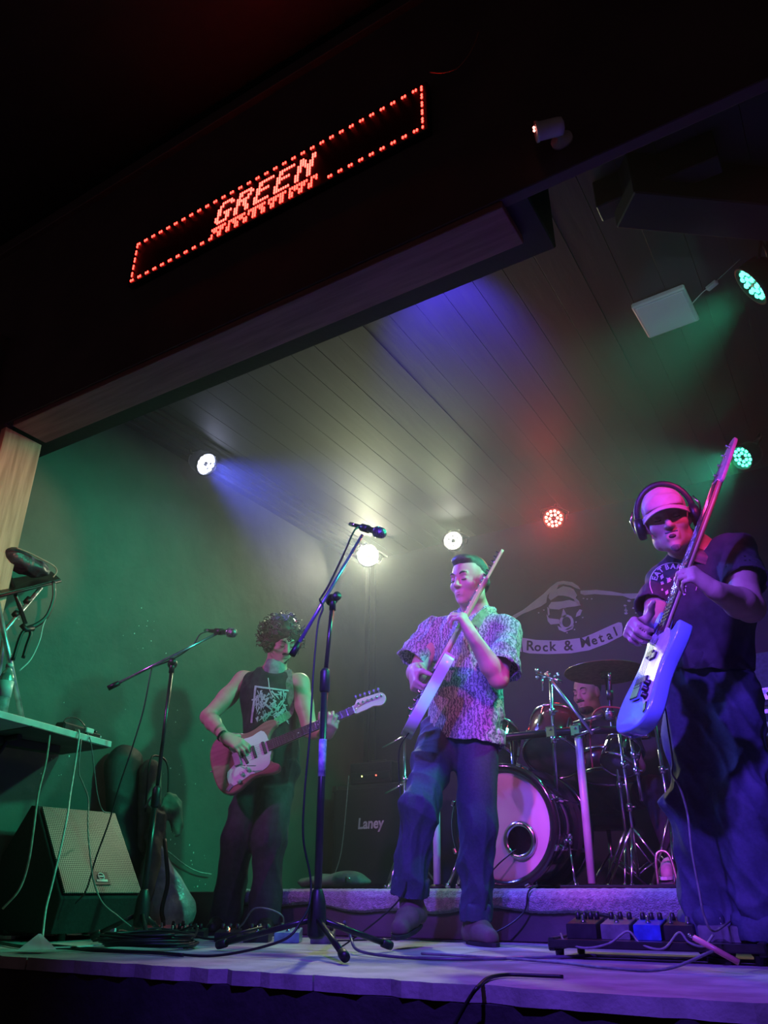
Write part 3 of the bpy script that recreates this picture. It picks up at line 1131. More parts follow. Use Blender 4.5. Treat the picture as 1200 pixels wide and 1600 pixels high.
ga, gb = Vector((.162, 0, .155)), Vector((-.130, 0, .54))
gd = (gb - ga).normalized()
gn = Vector((gd.z, 0, -gd.x))
Mg = Matrix((gd, Vector((0, 1, 0)), gn)).transposed()
g = MB().box((0, 0, 0), ((gb - ga).length / 2, hw - .012, .005), bev=.003)
go = g.build('grille', m_grille, th)
go.location = (ga + gb) / 2 + gn * .010
go.rotation_euler = Mg.to_euler()
lg = MB().box((-.165, 0, .0065), (.035, .045, .002), bev=.001)
lo_ = lg.build('badge', m_blkplastic, go)
bd = MB()
bd.lathe((-.155, 0, .009), (0, 0, 1), [(.020, 0), (.020, .002), (.015, .002), (.015, 0)], 18, closed=True)
bd.box((-.178, 0, .0095), (.006, .032, .001)).box((-.155, 0, .0095), (.003, .02, .001))
bd.build('badge_emblem', m_white, go)
for sy_ in (-.15, .15):
    for sx_ in (.1, -.3):
        MB().lathe((sx_, sy_, -.03), (0, 0, 1), [(.018, 0), (.02, .03), (.02, .032)], 10).build('foot', m_cable, th)
# driver cone faintly visible behind the grille: a raised ring of the grille


# ------------------------------------------------------------------ soft cases behind the wedge
m_gig = mat('gig_bag_nylon', (0.022, 0.022, 0.024), 0.6, noise=30, bump=(60, .3, .004))
m_olive = mat('olive_canvas', (0.17, 0.18, 0.145), 0.75, noise=18, bump=(80, .3, .004))
gx = -3.62
gb0 = at(197, 1420, X=gx)
gb0.z = 0
th = thing('guitar_gig_bag', 'tall round-topped black gig bag leaning on the wall behind the wedge', 'gig bag', gb0)
s = SDF()
top = Vector((-3.71, 3.20, .84))
s.cap(top, (-3.62, 3.24, .30), .135, .10, .03, flat=((1, 0, 0), .55))
s.cap((-3.62, 3.24, .35), (-3.56, 3.25, .1), .10, .09, .03, flat=((1, 0, 0), .6))
s.keep((0, 0, 0.003), (0, 0, -1))
gbo, gbv = sdf_obj(s, .012, 'bag_shell', m_gig, th, [(.006, .12, (0, 0, 1))], seed=5)
s = SDF()
s.cap((-3.62, 3.32, .82), (-3.57, 3.33, .45), .082, .085, .02, flat=((1, 0, 0), .45))
sdf_obj(s, .009, 'front_pocket', m_olive, th, [(.008, .10, None)], seed=6)
part(MB().tube(cat_pts([(-3.545, 3.25, .60), (-3.55, 3.24, .86), (-3.575, 3.315, .915), (-3.545, 3.38, .86), (-3.525, 3.395, .62)], 6), .006, 6), 'piping', m_cable, th)
part(MB().tube(cat_pts([(-3.52, 3.22, .62), (-3.505, 3.25, .68), (-3.50, 3.30, .66), (-3.50, 3.315, .60)], 5), .006, 6), 'carry_handle', m_gcab, th)
# hanging jacket over the bag
s = SDF()
s.ell((-3.50, 3.40, .64), (.04, .085, .075), k=.03).ell((-3.50, 3.46, .56), (.03, .05, .10), k=.03).ell((-3.50, 3.30, .50), (.05, .07, .14), k=.03)
s.ell((-3.47, 3.27, .34), (.05, .06, .10), k=.04).ell((-3.45, 3.23, .22), (.04, .06, .1), k=.04).ell((-3.53, 3.37, .42), (.03, .05, .10), k=.03)
jk = thing('canvas_jacket', 'crumpled dark olive jacket slung over the gig bag beside the wall', 'jacket', (-3.5, 3.3, .15))
sdf_obj(s, .009, 'jacket_cloth', m_olive, jk, [(.022, .14, None), (.008, .05, None)], seed=9)
# pale translucent bag standing on the floor
m_pale = mat('pale_glossy_vinyl', (0.66, 0.78, 0.80), 0.22, noise=9, col2=(.36, .42, .46), bump=(9, .8, .03), ramp=(.4, .6))
s = SDF()
pc = at(238, 1400, X=-3.42)
s.cap((-3.48, 3.30, .40), (-3.42, 3.42, .10), .05, .135, .03, flat=((1, -.3, 0), .45))
s.ell((-3.41, 3.44, .09), (.06, .13, .09), k=.03)
s.keep((0, 0, .003), (0, 0, -1))
pbg = thing('vinyl_bag', 'pale grey-teal shiny bag standing on the floor by the left microphone stand', 'bag', (-3.42, 3.42, 0))
pb_o, _ = sdf_obj(s, .009, 'bag_skin', m_pale, pbg, [(.012, .10, None)], seed=12)
part(MB().tube(cat_pts([(-3.42, 3.30, .46), (-3.37, 3.28, .36), (-3.36, 3.30, .24), (-3.36, 3.28, .12), (-3.37, 3.31, .06)], 6), .012, 8, flat=(1, .5)), 'strap', m_cable, pbg)
# thin cord along the wall and dark case
cable('drooping_cable', 'thin pale cord drooping along the wall behind the left guitarist', [at(x, y, X=-3.77) for x, y in ((232, 1308), (262, 1330), (290, 1352), (310, 1362), (330, 1366))], .0035, m_wcab)
# ------------------------------------------------------------------ microphone stands
m_mesh = mat('mic_mesh', (.35, .36, .37), .35, .8, noise=160, col2=(.08, .08, .08), bump=(400, .6, .002))
m_boom = mat('boom_steel', (.42, .43, .48), .22, .8, noise=20)


def microphone(name, label, p, d, th_loc=None):
    d = Vector(d).normalized()
    t = thing(name, label, 'microphone', p)
    part(MB().lathe(p, d, [(.008, -.085), (.010, -.08), (.0115, -.02), (.014, .05), (.0195, .075), (.022, .078)], 18), 'mic_body', m_blkmetal, t)
    part(MB().lathe(p, d, [(.021, .078), (.0245, .082), (.0255, .10), (.0245, .118), (.018, .130), (0, .135)], 18), 'mic_grille', m_mesh, t)
    part(MB().lathe(p, d, [(.0245, .078), (.0262, .08), (.0262, .085), (.0245, .087)], 18), 'collar', m_chrome, t)
    part(MB().tube([p - d * .085, p - d * .125], .0095, 10), 'connector', m_chrome, t)
    part(MB().tube([p - d * .03, p + d * .02], .0185, 12), 'clip', m_blkplastic, t)
    return t


def mic_stand(base, top, boom_a, boom_b, feet, name, label, clutch, tape=None, mat_boom=None, grip=None):
    base, top, boom_a, boom_b = [Vector(v) for v in (base, top, boom_a, boom_b)]
    t = thing(name, label, 'mic stand', Vector((base.x, base.y, 0)))
    part(MB().lathe(Vector((base.x, base.y, .05)), (0, 0, 1), [(.022, 0), (.032, .01), (.034, .06), (.030, .12), (.019, .155), (.016, .16)], 18), 'hub', m_blkplastic, t)
    part(MB().tube([Vector((base.x, base.y, .06)), Vector((base.x, base.y, clutch))], .0145, 12), 'outer_tube', m_blkmetal, t)
    part(MB().tube([Vector((base.x, base.y, clutch)), top], .0095, 10), 'inner_tube', m_blkmetal, t)
    part(MB().lathe(Vector((base.x, base.y, clutch - .055)), (0, 0, 1), [(.0155, 0), (.021, .006), (.021, .085), (.016, .095), (.011, .1)], 16), 'clutch', m_blkplastic, t)
    for f in feet:
        f = Vector(f)
        h0 = Vector((base.x, base.y, .115))
        e = (f - h0).normalized()
        part(MB().tube([h0 + e * .03, f - e * .03], .0105, 10), 'leg', m_blkmetal, t)
        part(MB().lathe(f - e * .045, e, [(.0105, 0), (.0155, .003), (.0165, .03), (.015, .045), (0, .047)], 12), 'rubber_foot', m_cable, t)
    d = (boom_b - boom_a).normalized()
    part(MB().tube([boom_a, boom_b], .0075, 10), 'boom', mat_boom or m_boom, t)
    part(MB().tube([boom_a - d * .005, boom_a + d * .055], .0135, 10), 'boom_grip' if grip is None else grip, m_cable, t)
    side = d.cross(Vector((0, 0, 1))).normalized()
    part(MB().lathe(top - side * .03, side, [(.012, 0), (.024, .004), (.026, .02), (.022, .038), (.012, .044), (.011, .056), (.019, .06), (.019, .078), (0, .08)], 16).tube([top - Vector((0, 0, .05)), top + Vector((0, 0, .012))], .0145, 12), 'swivel', m_blkplastic, t)
    if tape:
        part(MB().tube([Vector((base.x, base.y, tape[0])), Vector((base.x, base.y, tape[1]))], .0155, 12), 'tape_band', mat('pale_tape', (.5, .5, .62), .6, noise=40, col2=(.15, .15, .3)), t)
    return t


# left stand
lb = Vector((-3.018, 2.823, 0))
ltop = Vector((-3.018, 2.823, 1.275))
la, lbm = at(170, 1075, D=3.90), at(341, 989, D=4.03)
st1 = mic_stand(lb, ltop, la, lbm, [(-2.83, 2.70, .015), (-3.07, 3.03, .015), (-3.19, 2.70, .015)], 'microphone_stand', 'slim black boom microphone stand beside the wedge speaker', .62)
microphone('microphone', 'black handheld microphone on the left boom stand pointing right', at(343, 987, D=4.03), at(375, 990, D=3.95) - at(343, 987, D=4.05))
cable('microphone_cable', 'dark cable drooping from the left boom down across the wedge grille', [at(326, 986, D=4.03), at(312, 992, D=4.0), at(300, 1010, D=4.0), at(270, 1030, D=3.96), at(240, 1042, D=3.92), at(236, 1050, D=3.86), at(224, 1110, D=3.86), at(206, 1170, D=3.86), at(186, 1230, D=3.86), at(170, 1285, D=3.86), at(150, 1340, D=3.86), at(135, 1390, D=3.86), at(118, 1412, D=3.88)], .004, m_cable)
# centre stand
cb_ = Vector((-1.83, 2.545, 0))
ctop = Vector((-1.81, 2.555, 1.325))
ba, bb = at(457, 1022, D=3.02), at(566, 836, D=3.16)
st2 = mic_stand(cb_, ctop, ba, bb, [(-1.526, 2.281, .018), (-1.696, 2.812 + .03, .018), (-2.286, 2.54, .018)], 'microphone_stand', 'tall black tripod microphone stand with raised boom at centre stage', .98, tape=(.60, .74), mat_boom=mat('boom_blue_steel', (.35, .36, .62), .22, .7, noise=20))
# lateral link between swivel and boom
microphone('microphone', 'black handheld microphone on the raised centre boom in front of the bright lamp', at(572, 826, D=3.16), at(606, 836, D=3.05) - at(572, 826, D=3.15))
cable('microphone_cable', 'thin cable looping along the centre boom and hanging down to the floor', [at(560, 823, D=3.16), at(552, 832, D=3.14), at(535, 870, D=3.12), at(515, 912, D=3.1), at(503, 932, D=3.09), at(500, 938, D=3.07), at(505, 950, D=3.06), at(497, 975, D=3.06), at(490, 1050, D=3.06), at(484, 1150, D=3.06), at(476, 1240, D=3.06), at(474, 1310, D=3.06), at(485, 1370, D=3.06), at(484, 1410, D=3.04), at(470, 1440, D=3.0), at(440, 1470, D=2.98), Vector((-2.05, 2.30, .006)), Vector((-2.25, 2.25, .006)), Vector((-2.7, 2.3, .006)), Vector((-3.0, 2.35, .006))], .0045, m_cable)

# ------------------------------------------------------------------ amplifier behind, with name
ax0, ax1, az0, az1, ay = -3.66, -2.95, .215, .94, 5.25
th = thing('guitar_cabinet', 'large black guitar speaker cabinet marked Laney on the riser', 'amplifier', ((ax0 + ax1) / 2, 5.4, .2))
part(MB().box(((ax0 + ax1) / 2, ay + .18, (az0 + az1) / 2), ((ax1 - ax0) / 2, .18, (az1 - az0) / 2), bev=.012), 'cabinet_body', m_wedge, th)
part(MB().box(((ax0 + ax1) / 2, ay - .004, (az0 + az1) / 2), ((ax1 - ax0) / 2 - .03, .006, (az1 - az0) / 2 - .03), bev=.003), 'speaker_cloth', mat('grille_cloth_black', (.014, .014, .016), .85, noise=120, bump=(200, .4, .002)), th)
vs, fs = text_mesh('Laney', .105, .003)
c = at(579, 1287, Y=ay - .014)
o = part(MB().add([(c.x + v.x * .92 + v.y * .1, ay - .014, c.z + v.y) for v in vs], fs), 'name_badge', mat('badge_white', (.62, .62, .66), .4, noise=10), th)
for sx in (-1, 1):
    part(MB().box(((ax0 + ax1) / 2 + sx * ((ax1 - ax0) / 2 - .02), ay + .0, az1 - .02), (.024, .008, .024), bev=.004), 'corner', m_blkplastic, th)
th = thing('small_amplifier', 'small black amplifier head with glowing lights on top of the tall cabinet', 'amplifier', (-3.31, 5.4, az1))
part(MB().box((-3.33, ay + .14, az1 + .085), (.19, .12, .08), bev=.01), 'head_case', m_wedge, th)
part(MB().box((-3.33, ay + .017, az1 + .06), (.175, .004, .03), bev=.002), 'control_panel', m_blkmetal, th)
part(MB().ball((-3.40, ay + .010, az1 + .06), .006, 8), 'pilot_light', mat('pilot_amber', (.1, .1, 0), .3, emit=(.9, 1, .25), es=4), th)
part(MB().ball((-3.27, ay + .010, az1 + .06), .006, 8), 'pilot_light', mat('pilot_red', (.1, 0, 0), .3, emit=(1, .12, .08), es=4), th)
for k in range(5):
    part(MB().lathe((-3.37 + k * .02, ay + .013, az1 + .062), (0, -1, 0), [(.006, 0), (.005, .012), (0, .012)], 8), 'knob', m_blkplastic, th)
part(MB().tube([(-3.42, ay + .14, az1 + .165), (-3.40, ay + .14, az1 + .185), (-3.26, ay + .14, az1 + .185), (-3.24, ay + .14, az1 + .165)], .008, 8), 'handle', m_cable, th)
cable('amplifier_lead', 'thin grey lead running down beside the tall cabinet', [at(x, y, Y=5.1) for x, y in ((545, 1212), (541, 1260), (536, 1310), (530, 1345))] + [Vector((-3.55, 5.08, .222))], .004, m_gcab)
# flat soft bag on the riser
bgp = Vector((-3.2, 4.6, .215))
s = SDF()
s.ell((-3.15, 4.55, .255), (.28, .13, .045), k=.03).ell((-3.02, 4.52, .27), (.12, .1, .05), k=.03)
s.keep((0, 0, .216), (0, 0, -1))
th = thing('soft_bag', 'flat olive soft bag lying on the riser behind the left guitarist', 'bag', bgp)
sdf_obj(s, .01, 'bag_cloth', m_olive, th, [(.014, .12, None)], seed=21)
part(MB().tube([(-2.97, 4.425, .25), (-2.96, 4.41, .28), (-2.93, 4.41, .27)], .006, 6), 'zip_pull', m_chrome, th)

# right-hand amplifier stack, partly behind the bassist
m_ampgrey = mat('amp_grey_tolex', (.11, .11, .14), .7, noise=60, bump=(150, .3, .003))
m_silver = mat('amp_silver_panel', (.55, .56, .62), .35, .5, noise=20)
X0, Yq = -.525, 4.6
th = thing('bass_cabinet', 'large dark grey bass speaker cabinet at the right edge of the stage', 'amplifier', (-.2, 4.8, 0))
part(MB().box((-.20, 4.82, .545), (.325, .2, .54), bev=.012), 'cabinet_body', m_ampgrey, th)
part(MB().box((-.20, 4.614, .545), (.30, .006, .51), bev=.003), 'speaker_cloth', mat('grille_cloth_blue', (.05, .05, .085), .85, noise=120, bump=(200, .4, .002)), th)
part(MB().box((-.20, 4.612, 1.062), (.30, .012, .014), bev=.004), 'top_bar', m_silver, th)
th = thing('bass_amplifier', 'grey bass amplifier head with silver control panel on the right cabinet', 'amplifier', (-.2, 4.8, 1.085))
part(MB().box((-.20, 4.80, 1.235), (.325, .18, .148), bev=.012), 'head_case', m_ampgrey, th)
part(MB().box((-.20, 4.614, 1.155), (.295, .005, .034), bev=.003), 'control_panel', m_silver, th)
for k in range(5):
    part(MB().lathe((-.46 + k * .075, 4.61, 1.152), (0, -1, 0), [(.011, 0), (.010, .014), (0, .015)], 12), 'knob', m_blkplastic, th)
vs, fs = text_mesh('MB', .036, .001)
part(MB().add([(-.415 + v.x, 4.607, 1.165 + v.y * .8) for v in vs], fs), 'panel_mark', m_white, th)
# small mixer on a crate in front of the cabinet
th = thing('crate', 'dark reddish crate beside the cabinet behind the bassist', 'crate', (-.33, 4.35, 0))
m_crate = mat('crate_paint', (.22, .09, .10), .6, noise=20, bump=(60, .3, .005))
part(MB().box((-.28, 4.36, .40), (.22, .16, .395), bev=.008), 'crate_body', m_crate, th)
for k in range(3):
    part(MB().box((-.28, 4.195, .16 + k * .26), (.21, .008, .10), bev=.004), 'slat', m_crate, th)
th = thing('mixer', 'small mixer with pale sloping face and cables on the crate', 'mixer', (-.33, 4.32, .80))
Mm = Matrix.Rotation(R(28), 3, 'X')
part(MB().box((-.30, 4.36, .90), (.20, .11, .03), Mm, bev=.006), 'mixer_case', m_blkplastic, th)
part(MB().box(Vector((-.30, 4.36, .90)) + Mm @ Vector((0, 0, .032)), (.19, .10, .003), Mm, bev=.001), 'faceplate', mat('mixer_face', (.72, .66, .72), .4, noise=40, col2=(.45, .4, .46)), th)
for i in range(6):
    for j in range(3):
        kn = MB().lathe(Vector((-.30, 4.36, .90)) + Mm @ Vector((-.15 + i * .06, -.07 + j * .05, .035)), Mm @ Vector((0, 0, 1)), [(.009, 0), (.007, .016), (0, .016)], 8)
        part(kn, 'mixer_knob', m_blkplastic, th)
for k in range(3):
    p = Vector((-.46 + k * .05, 4.30, .91))
    part(MB().tube(cat_pts([p, p + Vector((.02, -.05, .10)), p + Vector((.07, -.09, .05)), p + Vector((.03, -.12, -.15)), p + Vector((.04, -.12, -.42))], 6), .005, 6), 'lead', m_cable, th)

# ------------------------------------------------------------------ pedalboards
m_pedal = {k: mat('pedal_' + k, c, .35, .2, noise=30) for k, c in dict(black=(.03, .03, .035), blue=(.05, .10, .62), pink=(.75, .18, .30), white=(.62, .64, .68), grey=(.2, .2, .22), teal=(.25, .5, .55)).items()}


def pedal(loc, rz, size, m, label, lamp=None, group='effect pedals', knobs=3, sw=1):
    loc = Vector(loc)
    w, d_, h = size
    t = thing('effect_pedal', label, 'effect pedal', loc, group)
    t.rotation_euler = (0, 0, rz)
    pr = [(-d_, 0), (d_, 0), (d_, h), (-d_, h * .72)]
    MB().prism(pr, -w, w, Matrix(((0, 0, 1, 0), (1, 0, 0, 0), (0, 1, 0, 0), (0, 0, 0, 1))), bev=.004).build('pedal_case', m_pedal[m], t)
    for k in range(knobs):
        MB().lathe((-w * .65 + k * 1.3 * w / max(knobs - 1, 1), d_ * .55, h * .93), (0, -.1, 1), [(.0095, 0), (.009, .008), (.0075, .022), (0, .023)], 12).build('knob', m_blkplastic, t)
    for k in range(sw):
        x = 0 if sw == 1 else -w * .6 + k * 1.2 * w / (sw - 1)
        MB().lathe((x, -d_ * .45, h * .80), (0, -.1, 1), [(.009, 0), (.009, .004), (.0065, .005), (.0065, .02), (0, .022)], 12).build('footswitch', m_chrome, t)
    if lamp:
        MB().ball((0, 0, h * .88 + .004), .0055, 8).build('indicator', mat('ind_' + lamp, (.1, .1, .1), .3, emit=dict(red=(1, .25, .1), cyan=(.2, .8, 1))[lamp], es=8), t)
    return t


# right board
pb0 = Vector((-.74, 2.99, 0))
th = thing('pedalboard', 'black flat pedalboard frame on the stage floor before the bassist', 'pedalboard', pb0)
th.rotation_euler = (0, 0, R(3))
for y in (-.13, -.03, .07, .15):
    MB().box((0, y, .045), (.335, .034, .012), bev=.004).build('rail', m_blkmetal, th)
for x in (-.325, .325):
    MB().box((x, .01, .043), (.012, .165, .02), bev=.004).build('side_rail', m_blkmetal, th)
    for y in (-.12, .14):
        MB().lathe((x * .95, y, 0), (0, 0, 1), [(.013, 0), (.015, .025), (.015, .028)], 10).build('foot', m_cable, th)
row = [(-.245, 'black', .052, 'black effect pedal with big knobs at the left end of the right pedalboard', None, 4, 1), (-.13, 'grey', .048, 'dark grey effect pedal, second from the left on the right pedalboard', None, 3, 1),
       (-.025, 'blue', .044, 'bright blue effect pedal in the middle of the right pedalboard', None, 3, 1), (.075, 'black', .046, 'black effect pedal right of the blue one', None, 3, 2), (.205, 'grey', .07, 'wide dark multi-switch pedal at the right end of the right pedalboard', 'cyan', 4, 3)]
for x, m_, w, lab, lp_, kn_, sw_ in row:
    ang = R(3)
    p = pb0 + Vector((x * math.cos(ang) + .02 * math.sin(ang), x * math.sin(ang) - .0, .057))
    pedal(p, ang, (w, .065, .062), m_, lab, lp_, knobs=kn_, sw=sw_)
cable('patch_cable', 'thin patch cables strung along the front of the right pedalboard', [pb0 + Vector(v) for v in ((-.31, -.09, .07), (-.27, -.16, .05), (-.20, -.175, .035), (-.12, -.17, .05), (-.06, -.15, .085), (-.02, -.16, .05), (.05, -.17, .04), (.10, -.15, .085), (.13, -.17, .06), (.17, -.16, .05), (.2, -.14, .08))], .004, m_gcab)
# lead with a bright pink barrel in front of the board
jp0, jp1 = at(1086, 1481, D=2.48), at(1156, 1512, D=2.42)
jp0.z, jp1.z = .085, .028
th = thing('jack_lead', 'lead with a bright pink plug barrel propped at the right pedalboard', 'cable', jp1)
part(MB().tube([jp0, jp1], .008, 10), 'plug_barrel', mat('pink_plastic', (.95, .30, .34), .35, noise=20), th)
part(MB().tube([jp0, jp0 - (jp1 - jp0) * .12], .0045, 8), 'plug_tip', m_chrome, th)
part(MB().tube(cat_pts([jp1 * .5 + jp0 * .5, Vector((-.62, 2.52, .008)), Vector((-.78, 2.50, .006)), Vector((-.95, 2.60, .006)), Vector((-1.2, 2.68, .006)), Vector((-1.5, 2.72, .006))], 7), .0045, 6), 'lead', m_gcab, th)
# left board: small pedals by the left guitarist
pedal((-3.28, 3.22, 0), R(35), (.15, .05, .045), 'pink', 'flat pink pedal on the floor beside the pale shiny bag', None, 'effect pedals', 5, 3)
pedal((-2.66, 3.02, 0), R(30), (.05, .06, .05), 'black', 'black pedal with a glowing red lamp at the left guitarist\'s feet', 'red')
pedal((-2.52, 3.06, 0), R(30), (.055, .06, .05), 'black', 'plain black pedal between the red-lamp pedal and the pale one', None)
pedal((-2.38, 3.10, 0), R(30), (.055, .06, .055), 'teal', 'pale teal pedal beside the centre stand leg', None)
pedal((-2.22, 3.14, 0), R(30), (.05, .06, .05), 'grey', 'dark pedal right behind the centre microphone stand', None)
pedal((-3.02, 3.12, 0), R(30), (.10, .05, .04), 'black', 'long low black pedal in the cable tangle near the left stand', None, 'effect pedals', 6, 3)

# coil of cable
rng = random.Random(3)
pts = []
for k in range(6 * 20):
    a = k * 2 * math.pi / 20
    rr = .20 + .02 * math.sin(k * .37) + rng.uniform(-.003, .003)
    pts.append(Vector((-2.62 + rr * math.cos(a) * 1.0, 2.50 + rr * .75 * math.sin(a), .008 + .0075 * (k / 20) + .003 * math.sin(k * .9))))
solo(MB().tube(pts, .0055, 6), 'cable_coil', m_cable, 'neat coil of black cable lying on the stage floor near the front edge', 'cable', (-2.62, 2.5, 0))
cable('floor_cable', 'thick black cable running along the stage front from the coil to the left', [Vector((-3.3, 2.32, .007)), Vector((-3.0, 2.22, .007)), Vector((-2.8, 2.26, .007)), Vector((-2.6, 2.22, .007)), Vector((-2.35, 2.25, .007)), Vector((-2.15, 2.22, .007))], .0065, m_cable)
cable('floor_cable', 'violet-lit cable curving from the centre stand across the floor to the right', [at(538, 1440, D=3.2), Vector((-1.80, 2.72, .05)), Vector((-1.70, 2.62, .015)), Vector((-1.52, 2.55, .006)), Vector((-1.30, 2.55, .006)), Vector((-1.15, 2.68, .006)), Vector((-1.02, 2.84, .006)), Vector((-.95, 2.95, .006))], .0055, mat('violet_cable', (.16, .14, .2), .35, noise=20))
cable('floor_cable', 'loose cable looping at the foot of the riser behind the boots', [Vector((-2.2, 3.2, .006)), Vector((-2.0, 3.45, .006)), Vector((-1.7, 3.50, .006)), Vector((-1.55, 3.53, .05)), Vector((-1.45, 3.565, .12)), Vector((-1.42, 3.56, .20)), Vector((-1.40, 3.62, .225))], .004, m_cable)
cable('hanging_cable', 'cable dangling over the stage front edge below the pedalboard', [at(880, 1526, Z=.006), at(830, 1524, Z=.006), at(790, 1523, Z=.006), at(764, 1528, Z=.006), at(748, 1541, Y=1.94), at(736, 1556, Y=1.93), at(722, 1580, Y=1.93), at(708, 1606, Y=1.93)], .005, m_cable)
cable('tangled_cable', 'dark cables tangled around the left stand base', [Vector((-2.98, 2.9, .01)), Vector((-2.85, 2.78, .05)), Vector((-2.92, 2.68, .01)), Vector((-3.1, 2.78, .04)), Vector((-3.02, 2.95, .01)), Vector((-2.8, 2.95, .06)), Vector((-2.7, 2.8, .01)), Vector((-2.85, 2.62, .03)), Vector((-3.05, 2.6, .01)), Vector((-2.95, 2.85, .05)), Vector((-2.7, 2.95, .01)), Vector((-2.5, 2.9, .04)), Vector((-2.45, 3.0, .06))], .0055, m_cable)
cable('tangled_cable', 'thin looping cable standing up by the left guitarist\'s boots', [Vector((-2.9, 3.2, .006)), Vector((-2.75, 3.2, .05)), Vector((-2.62, 3.15, .13)), Vector((-2.5, 3.2, .10)), Vector((-2.6, 3.3, .02)), Vector((-2.75, 3.3, .01))], .004, m_gcab)
# purple-lit paper scraps taped at the stage front
m_paper = mat('white_paper', (.78, .76, .80), .7, noise=20, col2=(.7, .68, .72))
a_, b_, c_ = at(28, 1484, Z=.012), at(68, 1484, Z=.012), at(60, 1459, D=3.3)
solo(MB().hexa([a_, b_, b_ + Vector((.02, .04, 0)), a_ + Vector((.02, .04, 0)), c_ + Vector((-.02, 0, -.03)), c_, c_ + Vector((.004, .008, 0)), c_ + Vector((-.016, .008, -.03))]), 'paper_scrap', m_paper, 'bent white paper scrap standing at the left stage edge by the white cable', 'paper', a_)
pts = [at(x, y, Z=.01) for x, y in ((68, 1482), (110, 1481), (150, 1478), (176, 1474))]
pp = MB()
for i in range(3):
    a0, a1 = pts[i], pts[i + 1]
    u = Vector((0, .03, 0))
    pp.hexa([a0, a1, a1 + u, a0 + u] + [v + Vector((0, 0, .004)) for v in (a0, a1, a1 + u, a0 + u)])
a0 = pts[-1]
pp.hexa([a0 + Vector((-.06, 0, 0)), a0, a0 + Vector((.0, .02, 0)), a0 + Vector((-.06, .02, 0)), a0 + Vector((-.02, .0, .05)), a0 + Vector((0.0, .0, .055)), a0 + Vector((.0, .008, .055)), a0 + Vector((-.02, .008, .05))])
solo(pp, 'tape_strip', m_paper, 'long white tape strip curling up beside the cable at the stage edge', 'tape', pts[0])
# small dark adapter / pedal tripod by the wedge, shoes at the edge
th = thing('floor_adapter', 'black power adapter with a bent cable in front of the wedge speaker', 'adapter', at(115, 1466, Z=0))
c = at(112, 1458, Z=0)
part(MB().box(c + Vector((0, 0, .055)), (.05, .05, .05), Matrix.Rotation(R(40), 3, 'Z'), bev=.01), 'adapter_body', m_blkplastic, th)
part(MB().box(c + Vector((0, -.01, .115)), (.04, .025, .014), Matrix.Rotation(R(40), 3, 'Z'), bev=.005), 'adapter_clip', m_ampgrey, th)
part(MB().tube(cat_pts([c + Vector((.03, -.05, .08)), c + Vector((.09, -.03, .08)), c + Vector((.13, 0, .05)), c + Vector((.14, 0, .012)), c + Vector((.2, -.08, .008))], 6), .014, 8), 'cable_elbow', m_cable, th)
for k, (px, lab) in enumerate(((12, 'dark trainer with pale sole lying at the left picture edge'), (36, 'second dark trainer lying behind the first at the left edge'))):
    p = at(px, 1466, Z=0) if k == 0 else at(px, 1462, Z=0)
    p.z = 0
    s = SDF()
    e = Vector((.7, -.4, 0)).normalized()
    s.cap(p - e * .10 + Vector((0, 0, .045)), p + e * .09 + Vector((0, 0, .032)), .042, .036, .03).cap(p - e * .09 + Vector((0, 0, .05)), p - e * .07 + Vector((0, 0, .085)), .036, .036, .02)
    s.keep((0, 0, .004), (0, 0, -1))
    t = thing('trainer_shoe', lab, 'shoe', p)
    sdf_obj(s, .008, 'shoe_upper', mat('trainer_fabric', (.03, .045, .04), .6, noise=40), t)
    part(MB().prism([(p.x + (e.x * a + -e.y * b_) , p.y + (e.y * a + e.x * b_)) for a, b_ in [(.135 * math.cos(q), .046 * math.sin(q)) for q in [i * 2 * math.pi / 16 for i in range(16)]]], .0, .016, bev=.003), 'sole', m_white, t)
# ------------------------------------------------------------------ drum kit on the riser
m_shell = mat('drum_lacquer_black', (0.02, 0.018, 0.022), 0.14, noise=12, coat=.6)
m_shellr = mat('drum_lacquer_red', (0.16, 0.03, 0.035), 0.16, noise=12, coat=.6)
m_head = mat('drum_head_white', (0.58, 0.56, 0.60), 0.4, noise=5, col2=(.50, .48, .52))
m_headc = mat('drum_head_smoky', (0.34, 0.38, 0.35), 0.35, noise=6)
m_hw = m_chrome
RZ = .215


def tom(name, label, c, axis, r_, dep, shell, head, group='drums of the kit', nl=6):
    """c = centre of the lower head, axis towards the batter head"""
    c, axis = Vector(c), Vector(axis).normalized()
    t = thing(name, label, 'drum', c, group)
    part(MB().lathe(c, axis, [(r_ * .97, .012), (r_, .016), (r_, dep - .016), (r_ * .97, dep - .012)], 36), 'shell', shell, t)
    part(MB().lathe(c, axis, [(0, .004), (r_ * .97, .002), (r_ * 1.01, .012)], 36), 'lower_head', head, t)
    part(MB().lathe(c, axis, [(0, dep - .004), (r_ * .97, dep - .002), (r_ * 1.01, dep - .012)], 36), 'batter_head', m_head, t)
    for h in (.004, dep - .004):
        part(MB().lathe(c + axis * h, axis, [(r_ * 1.0, -.012), (r_ * 1.05, -.012), (r_ * 1.065, 0), (r_ * 1.05, .010), (r_ * 1.0, .010)], 36, closed=True), 'hoop', m_hw, t)
    x, y, _ = frame(axis)
    for k in range(nl):
        a = 2 * math.pi * (k + .3) / nl
        q = x * math.cos(a) + y * math.sin(a)
        lug = MB().box(c + q * (r_ * 1.03) + axis * dep * .5, (.011, .011, dep * .16), Matrix((q.cross(axis), q, axis)).transposed(), bev=.004)
        lug.tube([c + q * r_ * 1.045 + axis * .0, c + q * r_ * 1.045 + axis * dep], .003, 6)
        part(lug, 'lug', m_hw, t)
    return t


